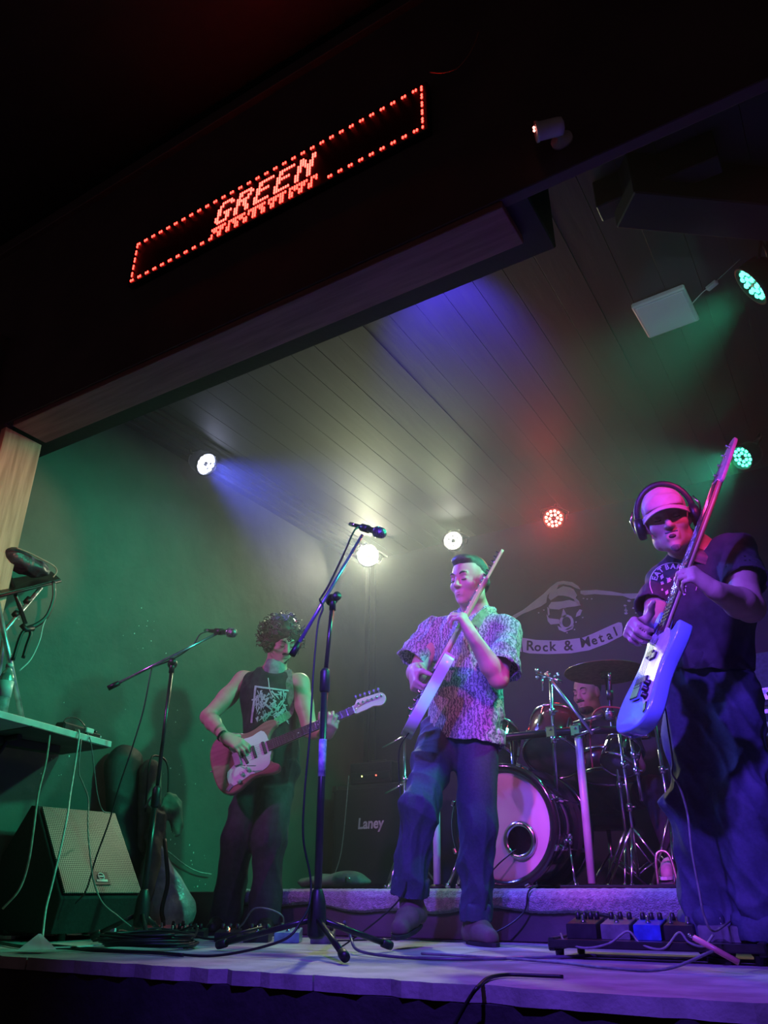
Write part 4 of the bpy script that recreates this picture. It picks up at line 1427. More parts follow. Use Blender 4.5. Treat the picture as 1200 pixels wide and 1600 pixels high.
# bass drum
bc = Vector((-1.645, 3.86, RZ + .285))
AX = Vector((.06, 1, 0)).normalized()
r_ = .275
th = thing('bass_drum', 'large bass drum with pale purple-lit front head and chrome ringed hole', 'drum', (bc.x, bc.y + .2, RZ), 'drums of the kit')
part(MB().lathe(bc, AX, [(r_ - .012, .01), (r_, .02), (r_, .42), (r_ - .012, .43)], 56), 'shell', m_shell, th)
hd = part(MB().lathe(bc, AX, [(.078, .006), (.10, .0055), (r_ - .028, .002), (r_ - .02, .004), (r_ - .006, .012)], 56), 'front_head', m_head, th)
part(MB().lathe(bc, AX, [(0, .30), (.3, .30)], 32), 'inner_damping', m_black, th)
part(MB().lathe(bc, AX, [(r_ - .02, -.016), (r_ + .012, -.02), (r_ + .02, -.012), (r_ + .02, .02), (r_ + .012, .026), (r_ - .02, .02)], 56, closed=True), 'hoop', m_shell, th)
part(MB().lathe(bc, AX, [(r_ - .02, .42), (r_ + .012, .418), (r_ + .02, .425), (r_ + .02, .455), (r_ - .02, .46)], 56, closed=True), 'hoop', m_shell, th)
pc = at(812, 1313, Y=3.845)
sub(MB().lathe(Vector((pc.x, pc.y, pc.z)), AX, [(.062, -.004), (.075, -.012), (.088, -.004), (.09, .008), (.062, .008)], 40, closed=True), 'port_ring', m_hw, hd)
sub(MB().lathe(Vector((pc.x, pc.y + .006, pc.z)), AX, [(0, 0), (.064, 0)], 30), 'port_dark_disc', mat('port_dark', (.002, .002, .002), .9, noise=5), hd)  # black disc on the head, painted as the shaded inside of the drum
x, y, _ = frame(AX)
for k in range(8):
    a = 2 * math.pi * (k + .5) / 8
    q = x * math.cos(a) + y * math.sin(a)
    Mx = Matrix((q.cross(AX), q, AX)).transposed()
    lug = MB().box(bc + q * (r_ + .012) + AX * .10, (.012, .012, .03), Mx, bev=.005).box(bc + q * (r_ + .012) + AX * .34, (.012, .012, .03), Mx, bev=.005)
    lug.tube([bc + q * (r_ + .02) - AX * .0, bc + q * (r_ + .02) + AX * .44], .0035, 6).box(bc + q * (r_ + .024) - AX * .012, (.014, .008, .014), Mx, bev=.004)
    part(lug, 'tension_claw', m_hw, th)
for sx in (-1, 1):
    p0 = bc + Vector((sx * (r_ + .01), .12, -.08))
    p1 = Vector((p0.x + sx * .05, p0.y - .10, RZ + .01))
    sp_ = MB().tube([p0, p1], .006, 8).lathe(p1, (0, 0, 1), [(.012, -.008), (.012, .012), (0, .014)], 10)
    for k in range(7):
        sp_.ball(p0 + Vector((random.uniform(-.02, .02), random.uniform(-.03, .02), random.uniform(-.01, .05))), random.uniform(.006, .012), 6)
    part(sp_, 'spur', m_hw, th)
part(MB().tube(cat_pts([pc + Vector((-.02, -.005, -.04)), pc + Vector((-.10, -.03, -.10)), pc + Vector((-.20, -.03, -.18)), pc + Vector((-.30, -.02, RZ - pc.z + .01))], 6), .004, 6), 'mic_cable', m_cable, th)

# toms and snare
tom('rack_tom', 'dark rack tom with smoky lower head mounted over the bass drum', at(862, 1182, Y=4.24), (.02, .62, .78), .155, .25, m_shellr, m_headc)
tom('rack_tom', 'rack tom half hidden behind the middle guitarist', at(765, 1190, Y=4.22), (-.05, .62, .78), .145, .22, m_shell, m_headc)
tom('snare_drum', 'small reddish snare drum low between the stands', Vector((-1.32, 4.72, .80)), (.0, .15, 1), .165, .13, m_shellr, m_headc)
tom('side_drum', 'small clear-headed drum behind the bass body', at(965, 1195, Y=4.45), (.2, .5, .8), .095, .14, m_shell, m_headc)

# drum rack: posts, bar
m_post = mat('rack_post_white', (.72, .70, .72), .35, noise=12, col2=(.6, .58, .6))
th = thing('drum_rack', 'drum rack with fat pale upright posts and a dark cross bar', 'drum rack', (-1.72, 4.1, RZ))
for (x_, t_) in ((-1.295, 1.0), (-2.145, 1.0)):
    part(MB().tube([(x_, 4.08, RZ), (x_ + .005, 4.1, t_)], .021, 14), 'post', m_post, th)
    part(MB().lathe((x_, 4.08, RZ), (0, 0, 1), [(.05, 0), (.05, .008), (.026, .02)], 14), 'post_foot', m_cable, th)
bar = cat_pts([(-2.3, 4.3, .955), (-2.145, 4.12, .955), (-1.72, 4.06, .960), (-1.295, 4.10, .965), (-1.05, 4.25, .968), (-.95, 4.45, .970)], 8)
part(MB().tube(bar, .021, 12), 'cross_bar', m_blkmetal, th)
for (x_, y_) in ((-2.145, 4.11), (-1.42, 4.07), (-1.295, 4.1), (-1.0, 4.32)):
    part(MB().box((x_, y_, .962), (.03, .034, .032), bev=.008).tube([(x_, y_ - .05, .975), (x_, y_ + .02, .975)], .008, 8), 'clamp', m_hw, th)
part(MB().tube([(-1.295, 4.06, 1.0), (-1.13, 4.03, 1.02)], .008, 8).tube([(-1.295, 4.06, .935), (-1.15, 4.03, .955)], .008, 8), 'clamp_arm', m_hw, th)
part(MB().tube([(-1.66, 4.08, .94), (-1.655, 4.06, .78), (-1.64, 4.05, .765)], .011, 10), 'tom_arm', m_hw, th)


def hw_stand(name, label, base, top, rr, cat='drum stand', tripod=True, spread=.2, up=.28):
    base, top = Vector(base), Vector(top)
    t = thing(name, label, cat, base, 'drum hardware')
    part(MB().tube([base + Vector((0, 0, .05 if tripod else 0)), top], rr, 10), 'column', m_hw, t)
    for k in range(2):
        p = base.lerp(top, .45 + .25 * k)
        part(MB().lathe(p, (0, 0, 1), [(rr, -.02), (rr + .008, -.016), (rr + .008, .016), (rr, .02)], 12).tube([p, p + Vector((.035, -.01, 0))], .005, 6), 'height_lock', m_hw, t)
    if tripod:
        for k in range(3):
            a = k * 2.094 + .6
            f = base + Vector((math.cos(a) * spread, math.sin(a) * spread, .008))
            h = base + Vector((0, 0, up))
            part(MB().tube([h, f], .007, 8).tube([base + Vector((0, 0, .06)), h.lerp(f, .55)], .005, 6).lathe(f, (0, 0, 1), [(.011, -.008), (.012, .01), (0, .014)], 8), 'tripod_leg', m_hw, t)
    return t


# boom cymbal stand in front of the rack tom, clamped on the bar
b0, t0 = at(870, 1238, Y=4.05), at(860, 1062, Y=4.05)
th = hw_stand('cymbal_stand', 'chrome boom stand clamped to the rack bar above the bass drum', b0, t0, .0095, tripod=False)
part(MB().tube([at(852, 1052, Y=4.05), at(926, 1147, Y=4.0)], .0085, 8), 'boom_arm', mat('satin_steel', (.72, .72, .74), .28, .8, noise=10), th)
wing = MB()
for k in range(12):
    q = at(846 + random.uniform(-8, 26), 1056 + random.uniform(-9, 12), Y=4.03)
    wing.ball(q, random.uniform(.006, .013), 7)
wing.tube([at(838, 1052, Y=4.04), at(878, 1066, Y=4.04)], .008, 8).tube([at(848, 1056, Y=4.03), at(848, 1080, Y=4.03)], .006, 6)
part(wing, 'wing_nuts', m_hw, th)
# cymbal
cc = at(945, 1046, Y=4.5)
th = thing('crash_cymbal', 'dark bronze crash cymbal tilted above the drummer', 'cymbal', cc, 'cymbals')
part(MB().lathe(cc, (.0, .06, 1), [(.235, -.022), (.236, -.019), (.12, .002), (.055, .012), (.045, .030), (.02, .038), (.008, .040)], 48), 'cymbal_plate', mat('bronze', (.30, .22, .12), .3, .9, noise=40, stretch=(1, 1, 8)), th)
part(MB().lathe(cc, (.0, .06, 1), [(.028, -.05), (.03, -.02), (.012, -.018)], 14), 'felt', m_cable, th)
th = hw_stand('cymbal_stand', 'thin chrome stand carrying the crash cymbal beside the drummer', Vector((cc.x, cc.y, RZ)), cc - Vector((0, 0, .02)), .010)
th = hw_stand('cymbal_stand', 'dark chrome stand between the pale rack post and the bass body', Vector((-1.12, 4.28, RZ)), Vector((-1.12, 4.28, 1.05)), .009)
th = hw_stand('hi_hat_stand', 'low chrome hi-hat stand with pedal by the drummer\'s shoe', Vector((-.93, 4.3, RZ)), Vector((-.93, 4.3, 1.0)), .010, 'hi-hat stand', True, .17, .33)
part(MB().tube(cat_pts([(-.99, 4.12, RZ + .005), (-.985, 4.13, RZ + .13), (-.955, 4.14, RZ + .16), (-.92, 4.14, RZ + .13), (-.90, 4.13, RZ + .005)], 6), .007, 8), 'pedal_frame', mat('brass_tube', (.6, .45, .35), .3, .8, noise=8), th)
part(MB().box((-.95, 4.22, RZ + .035), (.04, .13, .008), Matrix.Rotation(R(12), 3, 'X'), bev=.004), 'footboard', m_blkmetal, th)
p0, p1 = at(985, 1150, Y=4.25), at(1003, 1252, Y=4.25)
th = hw_stand('rack_tube', 'short chrome tube hanging below the rack bar end', p1, p0, .010, tripod=False)
cable('drum_microphone_cable', 'red-tipped cable arching from the stands to the bass guitar body', [at(x, y, Y=4.1) for x, y in ((926, 1200), (922, 1150), (926, 1118), (938, 1106), (955, 1105), (970, 1107), (985, 1113))], .005, mat('red_cable', (.45, .05, .05), .4, noise=20))
for k, (px, py) in enumerate(((955, 1075), (948, 1092))):
    pass
# drum microphone on a clamp
q = at(953, 1088, Y=4.2)
microphone('drum_microphone', 'small drum microphone clamped high between the stands', q, (-.15, .1, -1))
# left hardware behind the middle guitarist
th = hw_stand('cymbal_stand', 'thin cymbal stand seen between the cabinet and the middle guitarist', at(632, 1375, Y=4.3).xy.to_3d() + Vector((0, 0, RZ)), at(632, 1150, Y=4.3), .009)
part(MB().tube([at(598, 1168, Y=4.3), at(632, 1150, Y=4.3)], .005, 6).tube([at(602, 1240, Y=4.3), at(630, 1225, Y=4.3)], .005, 6), 'boom_arm', m_hw, th)
th = hw_stand('floor_stand', 'low tripod stand at the left side of the bass drum', Vector((-2.0, 4.2, RZ)), Vector((-2.0, 4.2, .60)), .008)
# black rubber mat under the pedals
solo(MB().box((-1.08, 4.05, RZ + .006), (.28, .25, .006), bev=.003), 'rubber_mat', m_cable, 'black rubber mat under the pedals on the riser', 'mat', (-1.08, 4.05, RZ))
# ------------------------------------------------------------------ guitars
FV = Vector((-_sy, _cy, 0))
RV = Vector((_cy, _sy, 0))


def cd(r, u, t):
    """direction from picture-right, up and towards-viewer components"""
    return (RV * r + Vector((0, 0, u)) - FV * t).normalized()


STRAT = [(-.150, 0), (-.148, .05), (-.135, .10), (-.105, .14), (-.06, .16), (-.01, .155), (.03, .135), (.07, .118), (.11, .118), (.15, .128), (.19, .136), (.225, .131), (.245, .112), (.24, .093), (.215, .082), (.19, .062), (.178, .04), (.176, .028),
         (.176, -.028), (.166, -.05), (.156, -.07), (.165, -.09), (.185, -.105), (.192, -.122), (.18, -.138), (.15, -.143), (.115, -.136), (.08, -.125), (.04, -.125), (0, -.138), (-.04, -.155), (-.085, -.158), (-.12, -.14), (-.142, -.10), (-.15, -.05)]
TELE = [(-.135, 0), (-.135, .06), (-.125, .11), (-.095, .145), (-.05, .16), (0, .158), (.04, .138), (.08, .118), (.12, .112), (.16, .118), (.205, .122), (.245, .112), (.262, .085), (.262, .05), (.255, .03),
        (.255, -.028), (.215, -.04), (.195, -.06), (.195, -.085), (.21, -.105), (.215, -.122), (.20, -.135), (.165, -.14), (.12, -.13), (.08, -.123), (.04, -.13), (0, -.145), (-.05, -.158), (-.095, -.148), (-.125, -.11), (-.135, -.06)]
BASS = [(-.155, 0), (-.153, .055), (-.14, .105), (-.10, .145), (-.05, .16), (0, .152), (.05, .13), (.10, .115), (.16, .118), (.22, .132), (.275, .142), (.315, .135), (.335, .115), (.325, .095), (.285, .082), (.25, .062), (.235, .04), (.232, .03),
        (.232, -.03), (.215, -.055), (.205, -.075), (.215, -.098), (.235, -.115), (.238, -.132), (.222, -.147), (.18, -.152), (.13, -.142), (.08, -.128), (.03, -.128), (-.02, -.145), (-.07, -.158), (-.11, -.15), (-.142, -.11), (-.154, -.05)]


def smooth_closed(pts, n=3):
    P = [Vector((p[0], p[1], 0)) for p in pts]
    N = len(P)
    out = []
    for i in range(N):
        a, b, c, d = P[i - 1], P[i], P[(i + 1) % N], P[(i + 2) % N]
        for k in range(n):
            t = k / n
            q = 0.5 * ((2 * b) + (c - a) * t + (2 * a - 5 * b + 4 * c - d) * t * t + (3 * b - a - 3 * c + d) * t ** 3)
            out.append((q.x, q.y))
    return out


def guitar(kind, name, label, tail, tip, normal, mb_body, mb_guard, mb_neck, mb_board, mb_headstock, thick=.045, cat='guitar'):
    tail, tip = Vector(tail), Vector(tip)
    bass = kind == 'bass'
    out = {'strat': STRAT, 'tele': TELE, 'bass': BASS}[kind]
    x0 = min(p[0] for p in out)
    scale_len = .862 if bass else .648
    hl = .225 if bass else .185
    total = scale_len + hl - x0
    xa = (tip - tail).normalized()
    za = (Vector(normal) - xa * Vector(normal).dot(xa)).normalized()
    ya = za.cross(xa)
    sc = (tip - tail).length / total
    M = Matrix((xa, ya, za)).transposed()
    t = thing(name, label, cat, tail - xa * (x0 * sc), None, M)
    t.scale = (sc, sc, sc)
    B = lambda mbq, nm, m: mbq.build(nm, m, t)
    B(MB().prism(smooth_closed(out), -thick, 0, bev=.007 if kind != 'tele' else .003, smooth=True), 'body', mb_body)
    nj = .16 if not bass else .215
    # pickguard
    if kind == 'strat':
        g = [(-.07, -.125), (-.085, -.09), (-.075, -.045), (-.03, -.02), (-.02, .03), (-.035, .075), (.0, .105), (.05, .09), (.10, .085), (.15, .095), (.172, .06), (.172, -.03), (.16, -.05), (.145, -.09), (.10, -.11), (.04, -.105), (-.02, -.118)]
        bd_ = B(MB().prism(smooth_closed(g, 2), .0005, .003), 'pickguard', mb_guard)
    elif kind == 'bass':
        g = [(-.06, -.13), (-.07, -.10), (-.04, -.065), (.02, -.06), (.05, -.0), (.07, .07), (.10, .09), (.17, .095), (.225, .10), (.23, .06), (.225, -.05), (.20, -.09), (.15, -.115), (.08, -.108), (0, -.118)]
        bd_ = B(MB().prism(smooth_closed(g, 2), .0005, .003), 'pickguard', mb_guard)
    else:
        g = [(.02, -.10), (.05, -.04), (.06, .05), (.10, .09), (.17, .095), (.235, .08), (.24, -.03), (.19, -.05), (.185, -.09), (.12, -.11), (.06, -.115)]
        bd_ = B(MB().prism(smooth_closed(g, 2), .0005, .003), 'pickguard', mb_guard)
    m_pk = m_blkplastic
    pk = {'strat': [(.03, -.012, 12), (.085, 0, 0), (.14, 0, 0)], 'tele': [(.03, -.0, 14), (.15, 0, 0)], 'bass': [(.03, 0, 0), (.12, -.018, 0), (.135, .018, 0)]}[kind]
    for (px, py, rot) in pk:
        hw_ = .034 if kind != 'bass' else (.045 if py == 0 else .027)
        q = B(MB().box((px, py, .005), (.008 if kind != 'bass' else .013, hw_, .005), Matrix.Rotation(R(rot), 3, 'Z'), bev=.003), 'pickup', m_pk)
    B(MB().box((-.012, 0, .007), (.018 if not bass else .03, .036, .007), bev=.003).box((.003, 0, .012), (.004, .03, .004), bev=.001), 'bridge', m_chrome)
    kpos = {'strat': [(-.005, -.085), (-.03, -.115), (.03, -.075)], 'tele': [(-.02, -.11), (-.06, -.105), (.02, -.112)], 'bass': [(-.02, -.09), (-.045, -.105), (.005, -.085)]}[kind]
    for (px, py) in kpos:
        B(MB().lathe((px, py, .003), (0, 0, 1), [(.012, 0), (.012, .006), (.009, .008), (.0085, .018), (0, .019)], 14), 'knob', m_chrome if kind == 'tele' else (mb_guard if kind == 'strat' else m_blkplastic))
    if kind == 'strat':
        B(MB().tube([(.055, -.095, .003), (.06, -.097, .018)], .003, 6), 'selector_switch', m_white)
        B(MB().tube(cat_pts([(-.01, -.03, .01), (.01, -.05, .03), (.04, -.07, .04), (.08, -.085, .035)], 4), .0025, 6), 'tremolo_arm', m_chrome)
    # jack
    B(MB().box((-.085, -.125, .002), (.02, .011, .004), Matrix.Rotation(R(35), 3, 'Z'), bev=.003), 'jack_plate', m_chrome)
    # neck: D-shaped, tapering
    w0, w1 = (.031, .020) if bass else (.0285, .0215)
    sec = []
    xs_ = [nj, nj + .06, scale_len * .7, scale_len * .9, scale_len]
    vs, fs = [], []
    K = 9
    for i, x in enumerate(xs_):
        f = (x - nj) / (scale_len - nj)
        w = w0 + (w1 - w0) * f
        dpt = .021 - .003 * f
        for k in range(K):
            a = math.pi * k / (K - 1)
            vs.append((x, w * math.cos(a), .004 - dpt * math.sin(a) ** .8))
    for i in range(len(xs_) - 1):
        for k in range(K - 1):
            fs.append((i * K + k, i * K + k + 1, (i + 1) * K + k + 1, (i + 1) * K + k))
        fs.append((i * K + K - 1, i * K, (i + 1) * K, (i + 1) * K + K - 1))
    fs.append(tuple(range(K)))
    fs.append(tuple((len(xs_) - 1) * K + k for k in reversed(range(K))))
    B(MB().add(vs, fs, True), 'neck', mb_neck)
    fb0 = nj - .0
    fbd = B(MB().hexa([(fb0, -w0, .004), (scale_len, -w1, .004), (scale_len, w1, .004), (fb0, w0, .004), (fb0, -w0 + .002, .0105), (scale_len, -w1 + .002, .0105), (scale_len, w1 - .002, .0105), (fb0, w0 - .002, .0105)]), 'fretboard', mb_board)
    fr = MB()
    for k in range(1, 22):
        x = scale_len - scale_len * (1 - 2 ** (-k / 12)) if False else scale_len * (2 ** (-k / 12))
        if x < nj + .005:
            break
        f = (x - nj) / (scale_len - nj)
        w = w0 + (w1 - w0) * f - .002
        fr.box((x, 0, .0112), (.0016, w, .0013))
    fr.build('fret_wires', m_chrome, fbd)['kind'] = 'stuff'
    dots_ = MB()
    for k in (3, 5, 7, 9, 12):
        x = scale_len * (2 ** (-k / 12) + 2 ** (-(k - 1) / 12)) / 2
        dots_.lathe((x, 0, .0104), (0, 0, 1), [(.0035, 0), (.0035, .0006), (0, .0006)], 8)
    dots_.build('inlay_dots', m_white, fbd)['kind'] = 'stuff'
    B(MB().box((scale_len + .002, 0, .009), (.003, w1, .005), bev=.001), 'nut', m_white)
    s0 = scale_len
    if bass:
        hs = [(s0, .022), (s0 + .02, .028), (s0 + .04, .052), (s0 + .075, .052), (s0 + .16, .046), (s0 + .205, .04), (s0 + .225, .015), (s0 + .215, -.005), (s0 + .19, -.012), (s0 + .15, -.016), (s0 + .08, -.024), (s0 + .03, -.026), (s0, -.022)]
    elif kind == 'strat':
        hs = [(s0, .022), (s0 + .015, .026), (s0 + .03, .044), (s0 + .05, .047), (s0 + .13, .040), (s0 + .165, .036), (s0 + .183, .018), (s0 + .185, -.004), (s0 + .172, -.024), (s0 + .15, -.034), (s0 + .128, -.03), (s0 + .105, -.022), (s0 + .06, -.025), (s0 + .03, -.024), (s0, -.022)]
    else:
        hs = [(s0, .022), (s0 + .02, .03), (s0 + .06, .036), (s0 + .14, .033), (s0 + .175, .028), (s0 + .185, .012), (s0 + .18, -.008), (s0 + .165, -.018), (s0 + .13, -.018), (s0 + .06, -.022), (s0 + .02, -.024), (s0, -.022)]
    hd_ = B(MB().prism(smooth_closed(hs, 2), -.010, .004, bev=.003, smooth=True), 'headstock', mb_headstock)
    nt_ = 4 if bass else 6
    for k in range(nt_):
        x = s0 + (.045 + k * .045 if bass else .035 + k * .0255)
        yk = .050 - .004 * k if bass else .042 - .002 * k
        tn = MB().lathe((x, yk - .02, .004), (0, 0, 1), [(.007, 0), (.007, .003), (.0045, .004), (.0045, .016), (0, .017)], 10)
        tn.tube([(x, yk - .01, -.003), (x, yk + .018, -.003)], .003, 6).box((x, yk + .026, -.003), (.0095 if bass else .007, .0085, .0035), bev=.003)
        B(tn, 'tuner', m_chrome)
    ns = nt_
    for k in range(ns):
        u = (k - (ns - 1) / 2) / ((ns - 1) / 2)
        x = s0 + (.045 + (ns - 1 - k) * .045 if bass else .035 + k * .0255)
        B(MB().tube([(0, .026 * u, .015), (s0, (w1 - .004) * u, .0145), (x, .024 - .002 * k, .014)], .0009 if bass else .0006, 4), 'string', m_chrome)
    for (x, y) in ((x0 - .002, 0), ((.24, .112) if kind == 'strat' else (.255, .09) if kind == 'tele' else (.33, .115))):
        B(MB().lathe((x, y, -thick / 2), (-1 if x < 0 else 1, 0, 0), [(.007, 0), (.004, .006), (.008, .011), (0, .012)], 10), 'strap_button', m_chrome)
    return t


m_burst = mat('wine_body_lacquer', (.42, .20, .17), .16, noise=5, col2=(.30, .13, .11), coat=.6, stretch=(1, 8, 8))
m_guardw = mat('pickguard_white', (.78, .82, .80), .25, noise=10, col2=(.72, .76, .74))
m_maple = mat('maple_neck', (.62, .44, .28), .3, noise=12, col2=(.52, .36, .22), stretch=(1, 9, 9))
m_rose = mat('rosewood', (.05, .03, .025), .4, noise=30, stretch=(1, 9, 9))
m_cream = mat('cream_body_lacquer', (.78, .70, .72), .2, noise=4, col2=(.7, .62, .64), coat=.5)
m_bblue = mat('blue_bass_lacquer', (.24, .40, .78), .16, noise=4, col2=(.20, .34, .70), coat=.7)
m_guardl = mat('pickguard_pearl', (.68, .68, .80), .25, noise=40, col2=(.58, .58, .72))

GD = 4.33
g1n = cd(.12, .22, 1)
G1 = guitar('strat', 'electric_guitar', 'wine-coloured double-horn electric guitar with white pickguard held by the left guitarist', at(331, 1203, D=GD), at(603, 1089, D=GD - .06), g1n, m_burst, m_guardw, m_maple, m_rose, m_maple)
xa = (at(785, 858, D=3.45) - at(627, 1143, D=3.45)).normalized()
G2 = guitar('tele', 'electric_guitar', 'pale pink-lit slab electric guitar seen edge-on against the middle guitarist', at(628, 1143, D=3.44), at(785, 858, D=3.47), cd(-.88, .48, .06), m_cream, m_blkplastic, m_maple, m_maple, m_maple, thick=.048)
G3 = guitar('bass', 'bass_guitar', 'light blue four-string bass guitar with pearl pickguard held by the bassist', at(976, 1143, D=2.52), at(1150, 682, D=2.46), cd(-.90, .30, .07), m_bblue, m_guardl, m_maple, m_rose, mat('lilac_headstock', (.50, .42, .55), .25, noise=10), thick=.05)
bpy.context.view_layer.update()


def gpt(g, x, y, z):
    return g.matrix_world @ Vector((x, y, z))
# ------------------------------------------------------------------ people
m_skin = mat('skin', (.60, .40, .31), .5, noise=14, col2=(.52, .33, .25), bump=(60, .12, .003), spec=.4)
m_skin2 = mat('skin_weathered', (.56, .36, .28), .5, noise=14, col2=(.46, .28, .22), bump=(45, .25, .004), spec=.4)
m_eye = mat('eye_dark', (.03, .025, .02), .15, noise=20)
m_lip = mat('lip', (.42, .20, .17), .45, noise=30)
m_hairb = mat('brown_hair', (.085, .055, .035), .42, noise=50, col2=(.03, .02, .014), bump=(180, .6, .004))
m_hairs = mat('short_dark_hair', (.06, .045, .035), .5, noise=60, col2=(.02, .016, .013), bump=(220, .8, .004))
m_denim = mat('dark_denim', (.040, .048, .080), .75, noise=90, col2=(.028, .034, .06), bump=(160, .35, .002))
m_denim2 = mat('blue_denim', (.042, .055, .105), .75, noise=90, col2=(.03, .04, .08), bump=(160, .35, .002))
m_blkjean = mat('black_denim', (.035, .036, .045), .75, noise=35, col2=(.02, .02, .026), bump=(160, .35, .002))
m_tee = mat('black_cotton', (.028, .03, .036), .85, noise=25, bump=(160, .3, .002))
m_teer = mat('charcoal_cotton', (.05, .045, .055), .85, noise=25, bump=(160, .3, .002))
m_suede = mat('brown_suede', (.16, .10, .085), .85, noise=20, col2=(.11, .07, .06), bump=(90, .3, .003))
m_soleb = mat('dark_sole', (.02, .018, .018), .7, noise=20)
m_pink = mat('faded_pink_cap', (.66, .42, .46), .8, noise=20, col2=(.56, .34, .38), bump=(70, .3, .004))
# printed shirt: pale ground with dark sketchy leaf strokes
m_print = bpy.data.materials.new('leaf_print_shirt')
m_print.use_nodes = True
nt = m_print.node_tree
bs = nt.nodes['Principled BSDF']
bs.inputs['Roughness'].default_value = .8
tc = nt.nodes.new('ShaderNodeTexCoord')
n1 = nt.nodes.new('ShaderNodeTexNoise')
n1.inputs['Scale'].default_value = 9
n1.inputs['Detail'].default_value = 6
n1.inputs['Distortion'].default_value = 2.2
w1 = nt.nodes.new('ShaderNodeTexWave')
w1.inputs['Scale'].default_value = 20
w1.inputs['Distortion'].default_value = 9
w1.inputs['Detail'].default_value = 3
w1.inputs['Detail Scale'].default_value = 3.0
mx = nt.nodes.new('ShaderNodeMath')
mx.operation = 'MULTIPLY'
rp = nt.nodes.new('ShaderNodeValToRGB')
rp.color_ramp.elements[0].position = .05
rp.color_ramp.elements[0].color = (.10, .12, .14, 1)
rp.color_ramp.elements[1].position = .48
rp.color_ramp.elements[1].color = (.46, .47, .47, 1)
nt.links.new(tc.outputs['Object'], n1.inputs['Vector'])
nt.links.new(tc.outputs['Object'], w1.inputs['Vector'])
nt.links.new(n1.outputs['Fac'], mx.inputs[0])
nt.links.new(w1.outputs['Fac'], mx.inputs[1])
nt.links.new(mx.outputs[0], rp.inputs['Fac'])
nt.links.new(rp.outputs[0], bs.inputs['Base Color'])


def basis(fwd, up):
    f = Vector(fwd).normalized()
    u = Vector(up)
    u = (u - f * u.dot(f)).normalized()
    return Matrix((f.cross(u), f, u)).transposed()   # columns: right-hand side, forward, up


def add_head(s, c, fwd, up, sc=1.0, neck=None, nr=.055, smile=0):
    M = basis(fwd, up)
    c = Vector(c)

    def H(x, y, z):
        return c + M @ (Vector((x, y, z)) * sc)

    def E(x, y, z, rx, ry, rz, k=.02, sb=False):
        s.ell(H(x, y, z), (rx * sc, ry * sc, rz * sc), M, k * sc, sb)

    E(0, -.012, .035, .074, .096, .085)
    E(0, .022, -.03, .060, .070, .088, .03)
    E(0, .035, -.085, .043, .050, .034, .025)
    E(0, .080, -.104, .018, .014, .015, .018)
    for q in (-1, 1):
        E(q * .044, .055, -.028, .022, .024, .020, .02)
        E(q * .052, .005, -.075, .016, .03, .025, .025)
    s.cap(H(-.034, .080, .021), H(.034, .080, .021), .012 * sc, .012 * sc, .014 * sc)
    for q in (-1, 1):
        E(q * .031, .098, .002, .019, .018, .0125, .012, True)
        E(q * .031, .078, .000, .0135, .0125, .0115, .006)
    s.cap(H(0, .087, .014), H(0, .109, -.031), .0075 * sc, .0118 * sc, .012 * sc)
    for q in (-1, 1):
        E(q * .0115, .098, -.034, .008, .010, .007, .008)
    s.cap(H(-.019, .087, -.0615), H(.019, .087, -.0615), .0058 * sc, .0058 * sc, .010 * sc)
    s.cap(H(-.016, .087, -.0745), H(.016, .087, -.0745), .0066 * sc, .0066 * sc, .010 * sc)
    s.cap(H(-.022, .0985, -.068), H(.022, .0985, -.068), .0028 * sc, .0028 * sc, .004 * sc, sub_=True)
    for q in (-1, 1):
        E(q * .076, -.012, -.004, .010, .019, .031, .012)
        E(q * .086, -.004, .0, .006, .010, .016, .006, True)
    if neck is not None:
        s.cap(H(0, -.02, -.055), neck, nr * sc, nr * 1.12 * sc, .03)
    return H, M


def add_hand(s, wrist, d, n, thumb_side, curl, sc=1.0, spread=0.05, thumb=(.55, .75, .35, .5)):
    wrist = Vector(wrist)
    d = Vector(d).normalized()
    n = Vector(n)
    n = (n - d * n.dot(d)).normalized()
    t = n.cross(d)
    if t.dot(Vector(thumb_side)) < 0:
        t = -t
    k = .007 * sc
    offs = [.028, .0095, -.0095, -.027]
    kn = [.088, .093, .087, .077]
    seg = [(.042, .025, .021), (.046, .029, .022), (.042, .027, .021), (.033, .021, .019)]
    rad = [.0096, .0098, .0093, .0082]
    for i in range(4):
        kp = wrist + (d * kn[i] + t * offs[i]) * sc
        s.cap(wrist + (d * .008 + t * offs[i] * .55) * sc, kp, .0145 * sc, .0122 * sc, .014 * sc)
        a = 0
        p = kp
        for j in range(3):
            a += curl[i][j] if isinstance(curl[i], (tuple, list)) else curl[i] * (.9, 1.1, .7)[j]
            q = (d * math.cos(a) + n * math.sin(a) + t * (spread * (1.5 - i))).normalized()
            e = p + q * seg[i][j] * sc
            r0 = rad[i] * (1 - .10 * j) * sc
            s.cap(p, e, r0, r0 * .9, k)
            p = e
    # thumb from the side of the palm
    b0 = wrist + (d * .022 + t * .022 + n * .006) * sc
    d1 = (d * thumb[0] + t * thumb[1] + n * thumb[2]).normalized()
    b1 = b0 + d1 * .045 * sc
    d2 = (d1 * .7 + d * .5 + n * thumb[3]).normalized()
    b2 = b1 + d2 * .032 * sc
    b3 = b2 + (d2 + n * .2).normalized() * .024 * sc
    s.cap(b0, b1, .0165 * sc, .0125 * sc, .012 * sc)
    s.cap(b1, b2, .0118 * sc, .0105 * sc, k)
    s.cap(b2, b3, .0103 * sc, .0085 * sc, k)
    s.cap(wrist - d * .02 * sc, wrist + d * .03 * sc, .026 * sc, .03 * sc, .02 * sc, flat=(n, .62))


